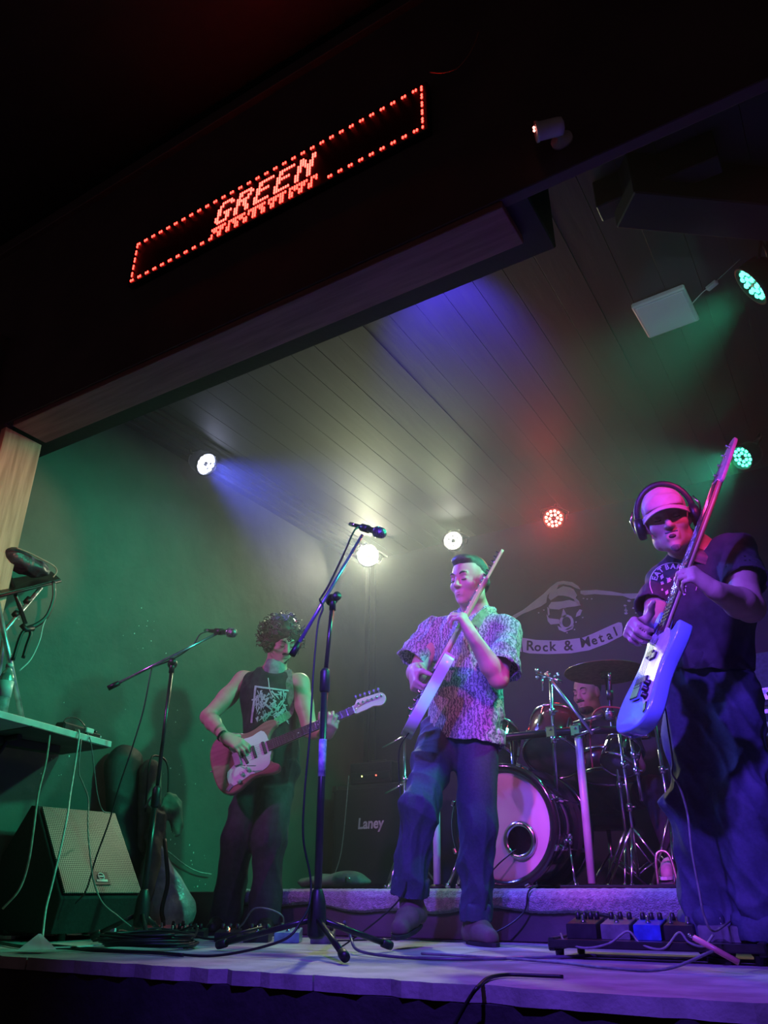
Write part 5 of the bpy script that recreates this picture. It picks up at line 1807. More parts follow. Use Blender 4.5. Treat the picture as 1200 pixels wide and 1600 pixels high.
def add_arm(s, sh, el, wr, r=(.052, .041, .043, .027)):
    s.cap(sh, Vector(sh).lerp(el, .5), r[0], r[0] * .94, .03)
    s.cap(Vector(sh).lerp(el, .45), el, r[0] * .95, r[1], .02)
    s.cap(el, Vector(el).lerp(wr, .3), r[1], r[2], .02)
    s.cap(Vector(el).lerp(wr, .3), wr, r[2], r[3], .02)


def boot(th, heel, toe, ankle, m, rr=.040, sole=m_soleb, name='boot', shaft=.05):
    heel, toe, ankle = Vector(heel), Vector(toe), Vector(ankle)
    e = (toe - heel).normalized()
    upv = Vector((0, 0, 1))
    s = SDF()
    s.cap(heel + upv * .040, heel.lerp(toe, .5) + upv * .046, rr, rr * 1.05, .02)
    s.cap(heel.lerp(toe, .5) + upv * .044, toe - e * .03 + upv * .030, rr * 1.02, rr * .82, .02)
    s.cap(heel + e * .045 + upv * .05, ankle, rr * 1.0, shaft, .04)
    sd_n = e.cross(upv).normalized()
    dn_ = sd_n.cross(e).normalized()
    if dn_.z > 0:
        dn_ = -dn_
    s.keep(heel + upv * .010, dn_)
    o, _ = sdf_obj(s, .007, name, m, th)
    side = e.cross(upv).normalized()
    upn = -dn_
    out = []
    for i in range(20):
        a = 2 * math.pi * i / 20
        L = (toe - heel).length
        w = rr * (1.0 if math.cos(a) < .2 else 1.06) * 1.02
        out.append(heel + e * (L / 2 - .0) + e * (math.cos(a) * (L / 2 + .03)) + side * (math.sin(a) * w))
    vs = [p for p in out] + [p + upn * .014 for p in out]
    fs = [(i, (i + 1) % 20, 20 + (i + 1) % 20, 20 + i) for i in range(20)] + [tuple(reversed(range(20))), tuple(range(20, 40))]
    sub_o = MB().add(vs, fs).build('sole', sole)
    sub_o.parent = o
    return o


def strap_band(th, bvhs, pix_, w, m, name='guitar_strap', off=.006, extra0=None, extra1=None):
    pts = []
    for (x, y) in pix_:
        best = None
        for b in bvhs:
            q = cast(b, x, y, off)
            if q is not None and (best is None or q.length < best.length):
                best = q
        if best is not None:
            pts.append(best)
    if extra0:
        pts = [extra0] + pts
    if extra1:
        pts = pts + [extra1]
    pts = cat_pts(pts, 5)
    # flat ribbon facing the viewer
    vs, fs = [], []
    for i, p in enumerate(pts):
        tg = (pts[min(i + 1, len(pts) - 1)] - pts[max(i - 1, 0)]).normalized()
        v = (Vector((0, 0, CZ)) - p).normalized()
        sd_ = tg.cross(v).normalized()
        vs += [p - sd_ * w, p + sd_ * w, p + sd_ * w + v * .004, p - sd_ * w + v * .004]
    for i in range(len(pts) - 1):
        for k in range(4):
            fs.append((i * 4 + k, i * 4 + (k + 1) % 4, (i + 1) * 4 + (k + 1) % 4, (i + 1) * 4 + k))
    return part(MB().add(vs, fs), name, m, th)


def basis_of(H):
    o_ = H(0, 0, 0)
    return Matrix(((H(1, 0, 0) - o_).normalized(), (H(0, 1, 0) - o_).normalized(), (H(0, 0, 1) - o_).normalized())).transposed()


def eyes(th, H, sc, m=m_eye, lids=None, brow=None):
    for q in (-1, 1):
        part(MB().tube(cat_pts([H(q * .020, .0880, -.0055), H(q * .031, .0905, -.0080), H(q * .043, .0840, -.0055)], 4), .0017 * sc, 6), 'eyelashes', m, th)
    part(MB().ball(H(0, .0895, -.0625), (.0165 * sc, .0055 * sc, .0035 * sc), 10, basis_of(H)).ball(H(0, .0905, -.0735), (.0145 * sc, .0060 * sc, .0045 * sc), 10, basis_of(H)), 'lips', m_lip, th)
    if brow:
        for q in (-1, 1):
            part(MB().tube(cat_pts([H(q * .015, .094, .022), H(q * .030, .094, .029), H(q * .048, .080, .026)], 4), [.0028 * sc] * 2 + [.0042 * sc] * 5 + [.002 * sc] * 2, 6), 'eyebrow', brow, th)


# ================================================== left guitarist
p0 = at(385, 1457, D=4.57)
p0.z = 0
A = thing('person', 'curly-haired person in a black sleeveless shirt playing the wine-coloured guitar at left', 'person', p0)
D0 = 4.57
sh_r, el_r, wr_r = at(380, 1064, D=4.62), at(325, 1120, D=4.52), at(352, 1152, D=4.30)
sh_l, el_l, wr_l = at(468, 1068, D=4.55), at(484, 1140, D=4.48), at(511, 1148, D=4.34)
nb = at(429, 1046, D=4.58)
hc = at(441, 1001, D=4.53)
pel, chest = at(420, 1195, D=4.60), at(422, 1090, D=4.58)
fA = cd(.15, 0, 1)
s = SDF()
H, HM = add_head(s, hc, cd(.50, -.62, .75), cd(.10, 1, .40), 1.0, nb)
s.cap(nb - Vector((0, 0, .03)), chest, .075, .13, .04, flat=(fA, .72)).cap(chest, pel, .13, .135, .04, flat=(fA, .7))
s.cap(sh_r, sh_l, .055, .055, .05)
add_arm(s, sh_r, el_r, wr_r, (.056, .043, .044, .027))
add_arm(s, sh_l, el_l, wr_l, (.056, .043, .044, .027))
add_hand(s, wr_r, cd(.88, -.42, .15), cd(-.1, -.5, -.9), cd(.3, .9, .1), [.45, .5, .55, .6])
add_hand(s, wr_l, cd(.25, .35, .62), cd(.05, .75, -.6), cd(-.7, .4, .2), [(.75, 1.15, .8)] * 4)
hp_r, hp_l, kn_r, kn_l, an_r, an_l = at(402, 1200, D=4.62), at(440, 1200, D=4.60), at(372, 1312, D=4.56), at(420, 1312, D=4.48), at(352, 1432, D=4.60), at(412, 1434, D=4.48)
for a, b, c in ((hp_r, kn_r, an_r), (hp_l, kn_l, an_l)):
    s.cap(a, b, .075, .05, .03).cap(b, c, .048, .038, .03)
sdf_obj(s, .0052, 'body', m_skin, A)
eyes(A, H, 1.0, brow=m_hairb)
s = SDF()
chs = chest + Vector((0, 0, .02))
s.cap(nb + Vector((0, 0, -.055)), chs, .10, .165, .05, flat=(fA, .70))
s.cap(sh_r.lerp(sh_l, .12) + Vector((0, 0, -.0)), sh_r.lerp(sh_l, .88), .060, .060, .05)
s.cap(chs, at(424, 1205, D=4.60), .165, .168, .05, flat=(fA, .74), cut=True, hollow=.014)
s.cap(hc + HM @ Vector((0, -.02, -.05)), nb + Vector((0, 0, .0)) + fA * .03, .058, .072, .02, sub_=True)
for sh, dr in ((sh_r, -1), (sh_l, 1)):
    s.cap(sh + Vector((0, 0, -.10)), sh + Vector((0, 0, .12)) + (sh_l - sh_r).normalized() * dr * .01, .045, .05, .02, sub_=True)
shirtA, bvA = sdf_obj(s, .0075, 'sleeveless_shirt', m_tee, A, [(.010, .12, (0, 0, 1)), (.004, .05, None)], seed=31)
# chest print: pale frame with splashes
m_teal = mat('print_pale_teal', (.50, .62, .64), .8, noise=30, col2=(.35, .45, .48))
pr = MB()


def print_quad(bv, quad, n=6, off=.004):
    vs, fs = [], []
    for i in range(n + 1):
        for j in range(2):
            t = i / n
            a = Vector(quad[0]).lerp(Vector(quad[1]), t)
            b = Vector(quad[3]).lerp(Vector(quad[2]), t)
            q = a.lerp(b, j)
            vs.append((q.x, q.y))
    for i in range(n):
        fs.append((i * 2, i * 2 + 2, i * 2 + 3, i * 2 + 1))
    m_ = lay(bv, vs, fs, off)
    return m_


def merge(dst, m_):
    dst.add(m_.v, m_.f)


Z1 = lambda x, y: (280 + x / 3.2, 920 + y / 3.2)
for q in ([(380, 487), (360, 672), (370, 672), (390, 487)], [(380, 487), (545, 508), (545, 516), (380, 495)]):
    merge(pr, print_quad(bvA, [Z1(*v) for v in q], 8, .008))
rg = random.Random(11)
for k in range(110):
    cx, cy = rg.uniform(385, 535), rg.uniform(520, 660)
    L, a = rg.uniform(6, 24), rg.gauss(math.pi / 2, .7)
    w = rg.uniform(2, 6.5)
    dx, dy = math.cos(a) * L, math.sin(a) * L
    nx, ny = -math.sin(a) * w, math.cos(a) * w
    merge(pr, print_quad(bvA, [Z1(cx - dx - nx, cy - dy - ny), Z1(cx + dx - nx * .2, cy + dy - ny * .2), Z1(cx + dx + nx * .2, cy + dy + ny * .2), Z1(cx - dx + nx, cy - dy + ny)], 2, .006))
o = part(pr, 'chest_print', m_teal, A)
o['kind'] = 'stuff'
s = SDF()
s.ell(at(421, 1200, D=4.61), (.155, .12, .10), basis(-fA, (0, 0, 1)), .04)
for a, b, c in ((hp_r, kn_r, an_r), (hp_l, kn_l, an_l)):
    s.cap(a, b, .105, .088, .05).cap(b, c + Vector((0, 0, -.035)), .085, .092, .05, cut=True, hollow=.014)
sdf_obj(s, .009, 'trousers', m_blkjean, A, [(.018, .16, None), (.007, .07, (0, 0, 1))], seed=33)
boot(A, an_r + cd(-.1, 0, -.6) * .05 + Vector((0, 0, -an_r.z)), an_r + cd(-.25, 0, 1) * .17 + Vector((0, 0, -an_r.z)), an_r, m_blkplastic, name='shoe')
boot(A, an_l + cd(-.1, 0, -.6) * .05 + Vector((0, 0, -an_l.z)), an_l + cd(.25, 0, 1) * .17 + Vector((0, 0, -an_l.z)), an_l, m_blkplastic, name='shoe')
# curly hair: cap plus coiled locks
s = SDF()
s.ell(H(0, -.025, .055), (.102, .115, .100), HM, .02).ell(H(.075, -.02, 0), (.040, .065, .085), HM, .02).ell(H(-.075, -.02, 0), (.040, .065, .085), HM, .02).ell(H(0, -.08, -.01), (.085, .055, .10), HM, .02)
s.ell(H(0, .11, -.04), (.066, .095, .09), HM, .01, True)
hairA, bvh_ = sdf_obj(s, .006, 'hair', m_hairb, A, [(.012, .05, None)], seed=37)
rg = random.Random(5)
cu = MB()
for k in range(300):
    a = rg.uniform(0, 2 * math.pi)
    el_ = rg.uniform(-.75, 1.3)
    dl = Vector((math.cos(a) * math.cos(el_), math.sin(a) * math.cos(el_), math.sin(el_)))
    if dl.y > .3 and dl.z < .25 and abs(dl.x) < .75:
        continue
    b0 = Vector((dl.x * .105, -.028 + dl.y * .112, .022 + dl.z * .098))
    out_d = (dl + Vector((rg.gauss(0, .35), rg.gauss(0, .35), -.25 + rg.gauss(0, .3)))).normalized()
    L = rg.uniform(.035, .075)
    x, y, _ = frame(out_d)
    rr = rg.uniform(.008, .014)
    tw = rg.uniform(1.2, 2.0) * 2 * math.pi
    ph = rg.uniform(0, 6.28)
    pts = []
    for i in range(9):
        t = i / 8
        pts.append(H(*(b0 + out_d * (L * t - .008) + (x * math.cos(ph + tw * t) + y * math.sin(ph + tw * t)) * rr)))
    cu.tube(pts, [.0042, .0048, .0048, .0046, .0044, .004, .0036, .003, .0015], 5)
o = sub(cu, 'curls', m_hairb, hairA)
o['kind'] = 'stuff'
# stubble beard
s = SDF()
s.ell(H(0, .035, -.088), (.0475, .055, .036), HM, .01).ell(H(0, .078, -.105), (.022, .017, .018), HM, .01).ell(H(.05, .012, -.065), (.016, .032, .03), HM, .012).ell(H(-.05, .012, -.065), (.016, .032, .03), HM, .012)
s.cap(H(-.022, .094, -.05), H(.022, .094, -.05), .006, .006, .004)
s.ell(H(0, .092, -.068), (.023, .02, .012), HM, .004, True)
sdf_obj(s, .004, 'beard', m_hairs, A)
# headphones band with a pink light
part(MB().tube([H(.088 * math.cos(a), -.005, .05 + .085 * math.sin(a)) for a in [k * math.pi / 16 for k in range(17)]], .007, 8, flat=(1.4, .6)), 'headphone_band', mat('blue_band', (.16, .14, .4), .3, noise=20), A)
part(MB().ball(H(-.055, .01, .128), (.008, .008, .008), 8), 'headphone_light', mat('pink_led', (.3, 0, .1), .3, emit=(1, .1, .35), es=3), A)
strap_band(A, [bvA], [(450, 1048), (452, 1070), (453, 1095), (451, 1115)], .021, mat('olive_webbing', (.22, .25, .20), .7, noise=60), extra1=gpt(G1, .235, .112, -.01))
part(MB().tube(cat_pts([q for q in [cast(bvA, x, y, .004) for x, y in ((416, 1042), (419, 1060), (422, 1080), (430, 1092))] if q], 4), .0025, 6), 'neck_cord', m_white, A)
s = SDF()
s.cap(nb + Vector((0, 0, .015)) + fA * .02, nb + Vector((0, 0, -.02)) + fA * .05, .062, .066, .02, flat=(fA, .8))
sdf_obj(s, .007, 'neckerchief', mat('grey_cotton', (.32, .36, .36), .8, noise=30), A, [(.006, .05, None)], seed=39)
part(MB().lathe(wr_r - cd(.88, -.42, .15) * .02, cd(.7, -.6, .3), [(.029, -.006), (.032, -.006), (.032, .006), (.029, .006)], 16, closed=True), 'wristband', m_cable, A)

# ================================================== middle guitarist
p0 = at(735, 1475, D=3.72)
p0.z = 0
Bp = thing('person', 'short-haired person in a leaf-print short-sleeved shirt and jeans stepping with a pale guitar', 'person', p0)
fB = Vector((-.22, -1, 0)).normalized()
nb = at(742, 955, D=3.70)
hc = at(733, 908, D=3.62)
chest, pel = at(735, 1015, D=3.72), at(713, 1140, D=3.74)
sh_r, el_r, wr_r = at(680, 985, D=3.80), at(652, 1052, D=3.72), at(648, 1050, D=3.50)
sh_l, el_l, wr_l = at(790, 985, D=3.58), at(779, 1060, D=3.46), at(737, 992, D=3.36)
s = SDF()
H, HM = add_head(s, hc, cd(-.66, -.16, .72), cd(-.02, 1, .12), 1.06, nb, nr=.056)
s.cap(nb - Vector((0, 0, .03)), chest, .08, .135, .04, flat=(fB, .72)).cap(chest, pel, .14, .14, .04, flat=(fB, .7))
s.cap(sh_r, sh_l, .055, .055, .05)
add_arm(s, sh_r, el_r, wr_r, (.054, .043, .046, .029))
add_arm(s, sh_l, el_l, wr_l, (.054, .044, .047, .029))
add_hand(s, wr_r, cd(-.05, -.85, .55), cd(.9, -.1, -.2), cd(.1, .3, 1), [1.1, 1.15, 1.2, 1.25], 1.04)
add_hand(s, wr_l, cd(-.42, .85, .10), cd(-.75, -.25, -.55), cd(.4, .7, -.3), [(.95, 1.0, .6), (1.0, 1.0, .6), (1.05, 1.0, .6), (1.1, 1.0, .6)], 1.08)
hp_r, hp_l, kn_r, kn_l, an_r, an_l = at(686, 1150, D=3.76), at(745, 1150, D=3.68), at(656, 1258, D=3.50), at(746, 1290, D=3.68), at(640, 1392, D=3.58), at(743, 1432, D=3.74)
for a, b, c in ((hp_r, kn_r, an_r), (hp_l, kn_l, an_l)):
    s.cap(a, b, .08, .055, .03).cap(b, c, .052, .04, .03)
sdf_obj(s, .0052, 'body', m_skin, Bp)
eyes(Bp, H, 1.06, brow=m_hairs)
s = SDF()
chs = chest + Vector((0, 0, .03))
s.cap(nb + Vector((0, 0, -.06)), chs, .105, .185, .05, flat=(fB, .70))
s.cap(sh_r + Vector((0, 0, -.005)), sh_l + Vector((0, 0, -.005)), .066, .066, .05)
hem = at(724, 1166, D=3.73)
s.cap(chs, hem, .182, .205, .05, flat=(fB, .76), cut=True, hollow=.014)
s.cap(sh_r, at(643, 1034, D=3.74), .072, .082, .04, cut=True, hollow=.012)
s.cap(sh_l, at(783, 1048, D=3.46), .075, .090, .04, cut=True, hollow=.012)
s.cap(hc + HM @ Vector((0, -.02, -.06)), nb + fB * .05 + Vector((0, 0, .0)), .056, .075, .02, sub_=True)
shirtB, bvB = sdf_obj(s, .0075, 'printed_shirt', m_print, Bp, [(.030, .17, (0, 0, 1)), (.009, .06, None)], seed=41)
# collar
colm = MB()
x, y, d_ = frame((nb - hc))
ring = []
for k in range(13):
    a = math.pi * (-.62 + 1.24 * k / 12) - math.pi / 2
    ring.append(k)
s = SDF()
bk = -fB
s.cap(nb + bk * .045 + Vector((0, 0, .012)) + RV * -.05, nb + bk * .05 + Vector((0, 0, .015)) + RV * .06, .020, .022, .03)
s.cap(nb + RV * .075 + Vector((0, 0, .0)) - FV * .02, nb + fB * .075 + Vector((0, 0, -.07)) + RV * .03, .020, .013, .02)
s.cap(nb - RV * .07 + Vector((0, 0, .0)) - FV * .0, nb + fB * .085 + Vector((0, 0, -.075)) - RV * .02, .020, .013, .02)
sdf_obj(s, .006, 'collar', m_print, Bp, [(.004, .05, None)], seed=43)
s = SDF()
s.ell(at(714, 1150, D=3.74), (.165, .125, .11), basis(-fB, (0, 0, 1)), .04)
for a, b, c, r2 in ((hp_r, kn_r, an_r + (an_r - kn_r).normalized() * .02, .083), (hp_l, kn_l, an_l + Vector((0, 0, -.02)), .075)):
    s.cap(a, b, .104, .084, .05).cap(b, c, .082, r2, .05, cut=True, hollow=.014)
sdf_obj(s, .008, 'jeans', m_denim, Bp, [(.022, .15, None), (.013, .07, None)], seed=44)
# boots: the lifted one hangs toe-down, the other stands
h1, t1 = at(651, 1440, D=3.66), at(622, 1458, D=3.40)
boot(Bp, h1 + Vector((0, 0, -.01)), t1 + Vector((0, 0, -.02)), an_r, m_suede, .045, shaft=.052)
h2 = Vector((an_l.x, an_l.y, 0)) - (RV * .25 - FV * .9).normalized() * .055
boot(Bp, h2, h2 + (RV * .25 - FV * .9).normalized() * .235, an_l, m_suede, .045, shaft=.052)
# short hair with a quiff
s = SDF()
s.ell(H(0, -.026, .050), (.0815, .102, .086), HM, .02).ell(H(0, -.075, -.005), (.066, .04, .06), HM, .02).ell(H(0, .045, .098), (.055, .042, .026), HM, .03)
s.ell(H(0, .105, -.005), (.085, .075, .085), HM, .012, True)
s.ell(H(.085, .03, -.045), (.05, .05, .055), HM, .012, True)
s.ell(H(-.085, .03, -.045), (.05, .05, .055), HM, .012, True)
sdf_obj(s, .005, 'hair', m_hairs, Bp, [(.009, .035, None)], seed=47)
strap_band(Bp, [bvB], [(768, 948), (760, 958), (750, 968), (742, 978)], .024, mat('green_webbing', (.25, .45, .36), .7, noise=60), extra1=None)
strap_band(Bp, [bvB], [(706, 1010), (700, 1020), (698, 1032), (694, 1042)], .016, mat('pale_webbing', (.5, .62, .55), .7, noise=60), name='strap_end', extra1=gpt(G2, .25, .09, -.03))
cable('guitar_lead', 'lead dangling from the pale guitar beside the middle guitarist\'s leg', [gpt(G2, -.12, -.07, -.03), at(626, 1165, D=3.46), at(623, 1190, D=3.48), at(624, 1220, D=3.5), at(627, 1260, D=3.5), at(630, 1330, D=3.5), at(628, 1400, D=3.5), Vector((-2.0, 2.98, .006)), Vector((-2.1, 3.05, .006))], .0035, m_cable)

# ================================================== bassist
p0 = at(1130, 1498, D=2.9)
p0.z = 0
Cp = thing('person', 'person in a pink cap, headphones and dark T-shirt playing the light blue bass at right', 'person', p0)
nb = at(1082, 858, D=2.84)
hc = at(1042, 812, D=2.72)
chest, pel = at(1100, 945, D=2.88), at(1108, 1062, D=2.94)
fC = cd(-.40, 0, 1)
fC = Vector((fC.x, fC.y, 0)).normalized()
sh_r, el_r, wr_r = at(1040, 905, D=2.94), at(1020, 988, D=2.80), at(1002, 982, D=2.60)
sh_l, el_l, wr_l = at(1146, 862, D=2.74), at(1172, 950, D=2.58), at(1116, 922, D=2.42)
s = SDF()
H, HM = add_head(s, hc, cd(-.34, -.30, .85), cd(-.22, 1, .22), 1.08, nb, nr=.058)
s.cap(nb - Vector((0, 0, .03)), chest, .085, .145, .04, flat=(fC, .75)).cap(chest, pel, .135, .115, .04, flat=(fC, .72))
s.cap(sh_r, sh_l, .055, .055, .05)
add_arm(s, sh_r, el_r, wr_r, (.056, .046, .050, .031))
add_arm(s, sh_l, el_l, wr_l, (.058, .048, .052, .032))
add_hand(s, wr_r, cd(-.50, -.15, .55), cd(.55, -.45, .1), cd(.1, 1, .2), [.95, 1.0, 1.05, 1.1], 1.08, thumb=(.2, 1, .1, -.1))
add_hand(s, wr_l, cd(-.74, .62, .12), cd(-.45, -.35, -1), cd(.3, .9, .2), [(1.0, .9, .5), (1.05, .9, .5), (1.1, .9, .5), (1.1, .95, .5)], 1.0)
hp_r, hp_l, kn_r, kn_l, an_r, an_l = at(1076, 1075, D=2.98), at(1142, 1075, D=2.90), at(1088, 1250, D=2.90), at(1160, 1255, D=2.76), at(1112, 1450, D=2.92), at(1196, 1455, D=2.80)
for a, b, c in ((hp_r, kn_r, an_r), (hp_l, kn_l, an_l)):
    s.cap(a, b, .08, .055, .03).cap(b, c, .052, .04, .03)
sdf_obj(s, .0052, 'body', m_skin2, Cp)
eyes(Cp, H, 1.08)
# open mouth shadow: lips
s = SDF()
chs = chest + Vector((0, 0, .03))
s.cap(nb + Vector((0, 0, -.06)), chs, .11, .185, .05, flat=(fC, .74))
s.cap(sh_r + Vector((0, 0, -.005)), sh_l + Vector((0, 0, -.005)), .066, .070, .05)
s.cap(chs, at(1106, 1050, D=2.93), .185, .170, .05, flat=(fC, .80), cut=True, hollow=.014)
s.cap(sh_r, at(1020, 952, D=2.86), .070, .076, .04, cut=True, hollow=.012)
s.cap(sh_l, at(1166, 912, D=2.645), .080, .086, .04, cut=True, hollow=.012)
s.cap(hc + HM @ Vector((0, -.02, -.06)), nb + fC * .03 + Vector((0, 0, -.0)), .058, .070, .02, sub_=True)
shirtC, bvC = sdf_obj(s, .0075, 'tee_shirt', m_teer, Cp, [(.012, .15, None), (.005, .06, None)], seed=51)
# round chest print with lettering
m_tp = mat('print_pink_white', (.72, .60, .62), .8, noise=40, col2=(.55, .45, .48))
pr = MB()
Z4 = lambda x, y: (940 + x / 4.446, 670 + y / 4.446)
cxp, cyp, rx, ry = 500, 1080, 165, 150
NN = 40
ringp = []
for k in range(NN):
    a0, a1 = 2 * math.pi * k / NN, 2 * math.pi * (k + 1) / NN
    if 0.2 < a0 < 1.3:
        continue
    q = [Z4(cxp + r__ * rx * math.cos(a), cyp + r__ * ry * math.sin(a)) for r__, a in ((1, a0), (1, a1), (.965, a1), (.965, a0))]
    merge(pr, print_quad(bvC, q, 1))
for ch, ang in (('E', 196), ('A', 213), ('T', 230), ('B', 252), ('A', 270), ('R', 288), ('A', 306)):
    vs, fs = text_mesh(ch, 52, 1.5)
    a = R(ang)
    rot = a + math.pi / 2
    P2 = []
    for v in vs:
        lx, ly = v.x, -v.y
        X_ = cxp + .80 * rx * math.cos(a) + lx * math.cos(rot) - ly * math.sin(rot)
        Y_ = cyp + .80 * ry * math.sin(a) + lx * math.sin(rot) + ly * math.cos(rot)
        P2.append(Z4(X_, Y_))
    m_ = lay(bvC, P2, fs, .0045)
    merge(pr, m_)
rg = random.Random(2)
for k in range(26):
    cx, cy = cxp + rg.uniform(-85, 85), cyp + rg.uniform(-50, 75)
    L, a = rg.uniform(10, 34), rg.gauss(2.2, .8)
    w = rg.uniform(6, 15)
    dx, dy = math.cos(a) * L, math.sin(a) * L
    nx, ny = -math.sin(a) * w, math.cos(a) * w
    merge(pr, print_quad(bvC, [Z4(cx - dx, cy - dy), Z4(cx - nx, cy - ny), Z4(cx + dx, cy + dy), Z4(cx + nx, cy + ny)], 2))
o = part(pr, 'chest_print', m_tp, Cp)
o['kind'] = 'stuff'
s = SDF()
s.ell(at(1108, 1068, D=2.95), (.172, .135, .11), basis(-fC, (0, 0, 1)), .04)
for a, b, c in ((hp_r, kn_r, an_r), (hp_l, kn_l, an_l)):
    s.cap(a, b, .112, .098, .05).cap(b, c + Vector((0, 0, -.03)), .096, .105, .05, cut=True, hollow=.014)
jeansC, bvJ = sdf_obj(s, .008, 'jeans', m_denim2, Cp, [(.028, .20, None), (.014, .08, None)], seed=53)
bp_ = [q for q in [cast(bvJ, x, y, .006) or cast(bvC, x, y, .006) for x, y in ((1048, 1040), (1062, 1036), (1080, 1034), (1100, 1034), (1120, 1036), (1140, 1040))] if q]
if len(bp_) > 3:
    part(MB().tube(cat_pts(bp_, 4), .016, 8, flat=(.25, 1), up=(0, 0, 1)), 'belt', m_cable, Cp)
boot(Cp, Vector((an_r.x, an_r.y, 0)) + FV * .05, Vector((an_r.x, an_r.y, 0)) - FV * .17 - RV * .03, an_r, m_blkplastic, .042, name='shoe')
boot(Cp, Vector((an_l.x, an_l.y, 0)) + FV * .05, Vector((an_l.x, an_l.y, 0)) - FV * .17 + RV * .02, an_l, m_blkplastic, .042, name='shoe')
# cap
s = SDF()
s.ell(H(0, -.012, .044), (.084, .106, .086), HM, .02)
s.ell(H(0, .06, .045), (.074, .048, .045), HM, .02)
s.keep(H(0, 0, .016), -(HM @ Vector((0, -.22, 1))))
capo, bvK = sdf_obj(s, .005, 'cap', m_pink, Cp, [(.004, .05, None)], seed=57)


def brim(u, v):
    a = (u - .5) * 2
    x = a * .082
    y0_ = .085 * math.sqrt(max(0, 1 - (a * .98) ** 2)) + .005
    y = y0_ + v * (.066 * (1 - .55 * a * a))
    z = .046 - v * .020 - .026 * a * a - .004 * math.sin(v * 3)
    return H(x, y, z)


bo = MB().grid(brim, 20, 8).build('cap_brim', m_pink)
bo.parent = capo
md = bo.modifiers.new('thick', 'SOLIDIFY')
md.thickness = .005
pts = [q for q in [cast(bvK, x, y, .002) for x, y in ((992, 778), (1002, 773), (1012, 770), (1022, 769))] if q]
if len(pts) > 2:
    st_ = MB()
    for i in range(10):
        f = i / 9 * (len(pts) - 1)
        k = min(int(f), len(pts) - 2)
        q = pts[k].lerp(pts[k + 1], f - k)
        st_.box(q, (.003, .003, .006))
    sub(st_, 'cap_stitching', mat('stitch_grey', (.2, .12, .14), .8, noise=40), capo)['kind'] = 'stuff'
# headphones
hb = [H(.098 * math.cos(a), -.012, .020 + .116 * math.sin(a)) for a in [k * math.pi / 20 for k in range(21)]]
ph = part(MB().tube(hb, .006, 8, flat=(1.9, .55)), 'headphone_band', m_blkplastic, Cp)
for q in (-1, 1):
    e = part(MB().lathe(H(q * .082, -.008, -.008), HM @ Vector((q, 0, 0)), [(.030, 0), (.043, .002), (.046, .014), (.043, .028), (.034, .034), (0, .038)], 22), 'earcup', m_blkplastic, Cp)
    sub(MB().tube([H(q * .118, -.008, -.02), H(q * .122, -.008, .03), H(q * .108, -.010, .06)], .004, 8), 'yoke', m_chrome, e)
# chin beard
s = SDF()
s.ell(H(0, .082, -.106), (.020, .014, .020), HM, .01).cap(H(-.020, .091, -.054), H(.020, .091, -.054), .0045, .0045, .004)
sdf_obj(s, .004, 'beard', mat('grey_beard', (.22, .18, .17), .7, noise=80, col2=(.10, .08, .08)), Cp)
s = SDF()
s.ell(H(0, .088, -.070), (.018, .011, .010), HM, .004)
sdf_obj(s, .003, 'open_mouth', mat('mouth_dark', (.05, .015, .015), .5, noise=20), Cp)
strap_band(Cp, [bvC], [(1112, 838), (1106, 850), (1098, 864), (1092, 880)], .026, mat('strap_maroon', (.16, .07, .09), .6, noise=30), extra1=None)
em = [q for q in [cast(bvC, x, y, .014) for x, y in ((1114, 833), (1104, 838), (1110, 845), (1097, 850), (1100, 858), (1094, 862))] if q]
if len(em) > 2:
    part(MB().tube(cat_pts(em, 4), .004, 6), 'strap_emblem', mat('strap_pink', (.85, .3, .35), .6, noise=20), Cp)
cable('bass_lead', 'thin violet-lit lead hanging from the bass down to the right pedalboard', [gpt(G3, -.10, -.13, -.02), at(1036, 1100, D=2.62), at(1044, 1140, D=2.6), at(1051, 1190, D=2.62), at(1050, 1208, D=2.62), at(1062, 1230, D=2.62), at(1074, 1270, D=2.62), at(1081, 1330, D=2.62), at(1092, 1390, D=2.62), at(1100, 1430, D=2.62), at(1115, 1455, D=2.64), pb0 + Vector((.24, .0, .12))], .0035, m_gcab)

# ================================================== drummer
dc = at(917, 1084, Y=5.1)
p0 = Vector((dc.x, 5.2, RZ))
Dp = thing('person', 'bearded drummer in dark clothes sitting behind the kit under the cymbal', 'person', p0)
nb = dc + Vector((.01, .06, -.17))
chest, pel = nb + Vector((0, .02, -.24)), Vector((dc.x, 5.22, .74))
fD = Vector((.1, -1, 0)).normalized()
s = SDF()
H, HM = add_head(s, dc, Vector((-.25, -.9, -.12)), (0, .08, 1), 1.04, nb)
s.cap(nb, chest, .08, .14, .04, flat=(fD, .72)).cap(chest, pel, .14, .15, .04, flat=(fD, .75))
shl, shr = nb + Vector((.19, 0, -.06)), nb + Vector((-.19, 0, -.06))
s.cap(shl, shr, .055, .055, .05)
ell_, wll = shl + Vector((.08, -.10, -.26)), shl + Vector((-.02, -.32, -.24))
elr_, wlr = shr + Vector((-.08, -.12, -.25)), shr + Vector((.04, -.33, -.22))
add_arm(s, shl, ell_, wll)
add_arm(s, shr, elr_, wlr)
add_hand(s, wll, (-.2, -.9, -.1), (0, 0, -1), (-1, 0, 0), [.9, 1, 1, 1])
add_hand(s, wlr, (.2, -.9, -.1), (0, 0, -1), (1, 0, 0), [.9, 1, 1, 1])
kl, kr = pel + Vector((.42, -.42, -.02)), pel + Vector((-.2, -.44, .0))
al, ar = Vector((-.93, 4.42, RZ + .12)), Vector((kr.x + .02, kr.y - .05, RZ + .1))
for a, b, c in ((pel + Vector((.09, 0, 0)), kl, al), (pel + Vector((-.09, 0, 0)), kr, ar)):
    s.cap(a, b, .08, .055, .03).cap(b, c, .052, .04, .03)
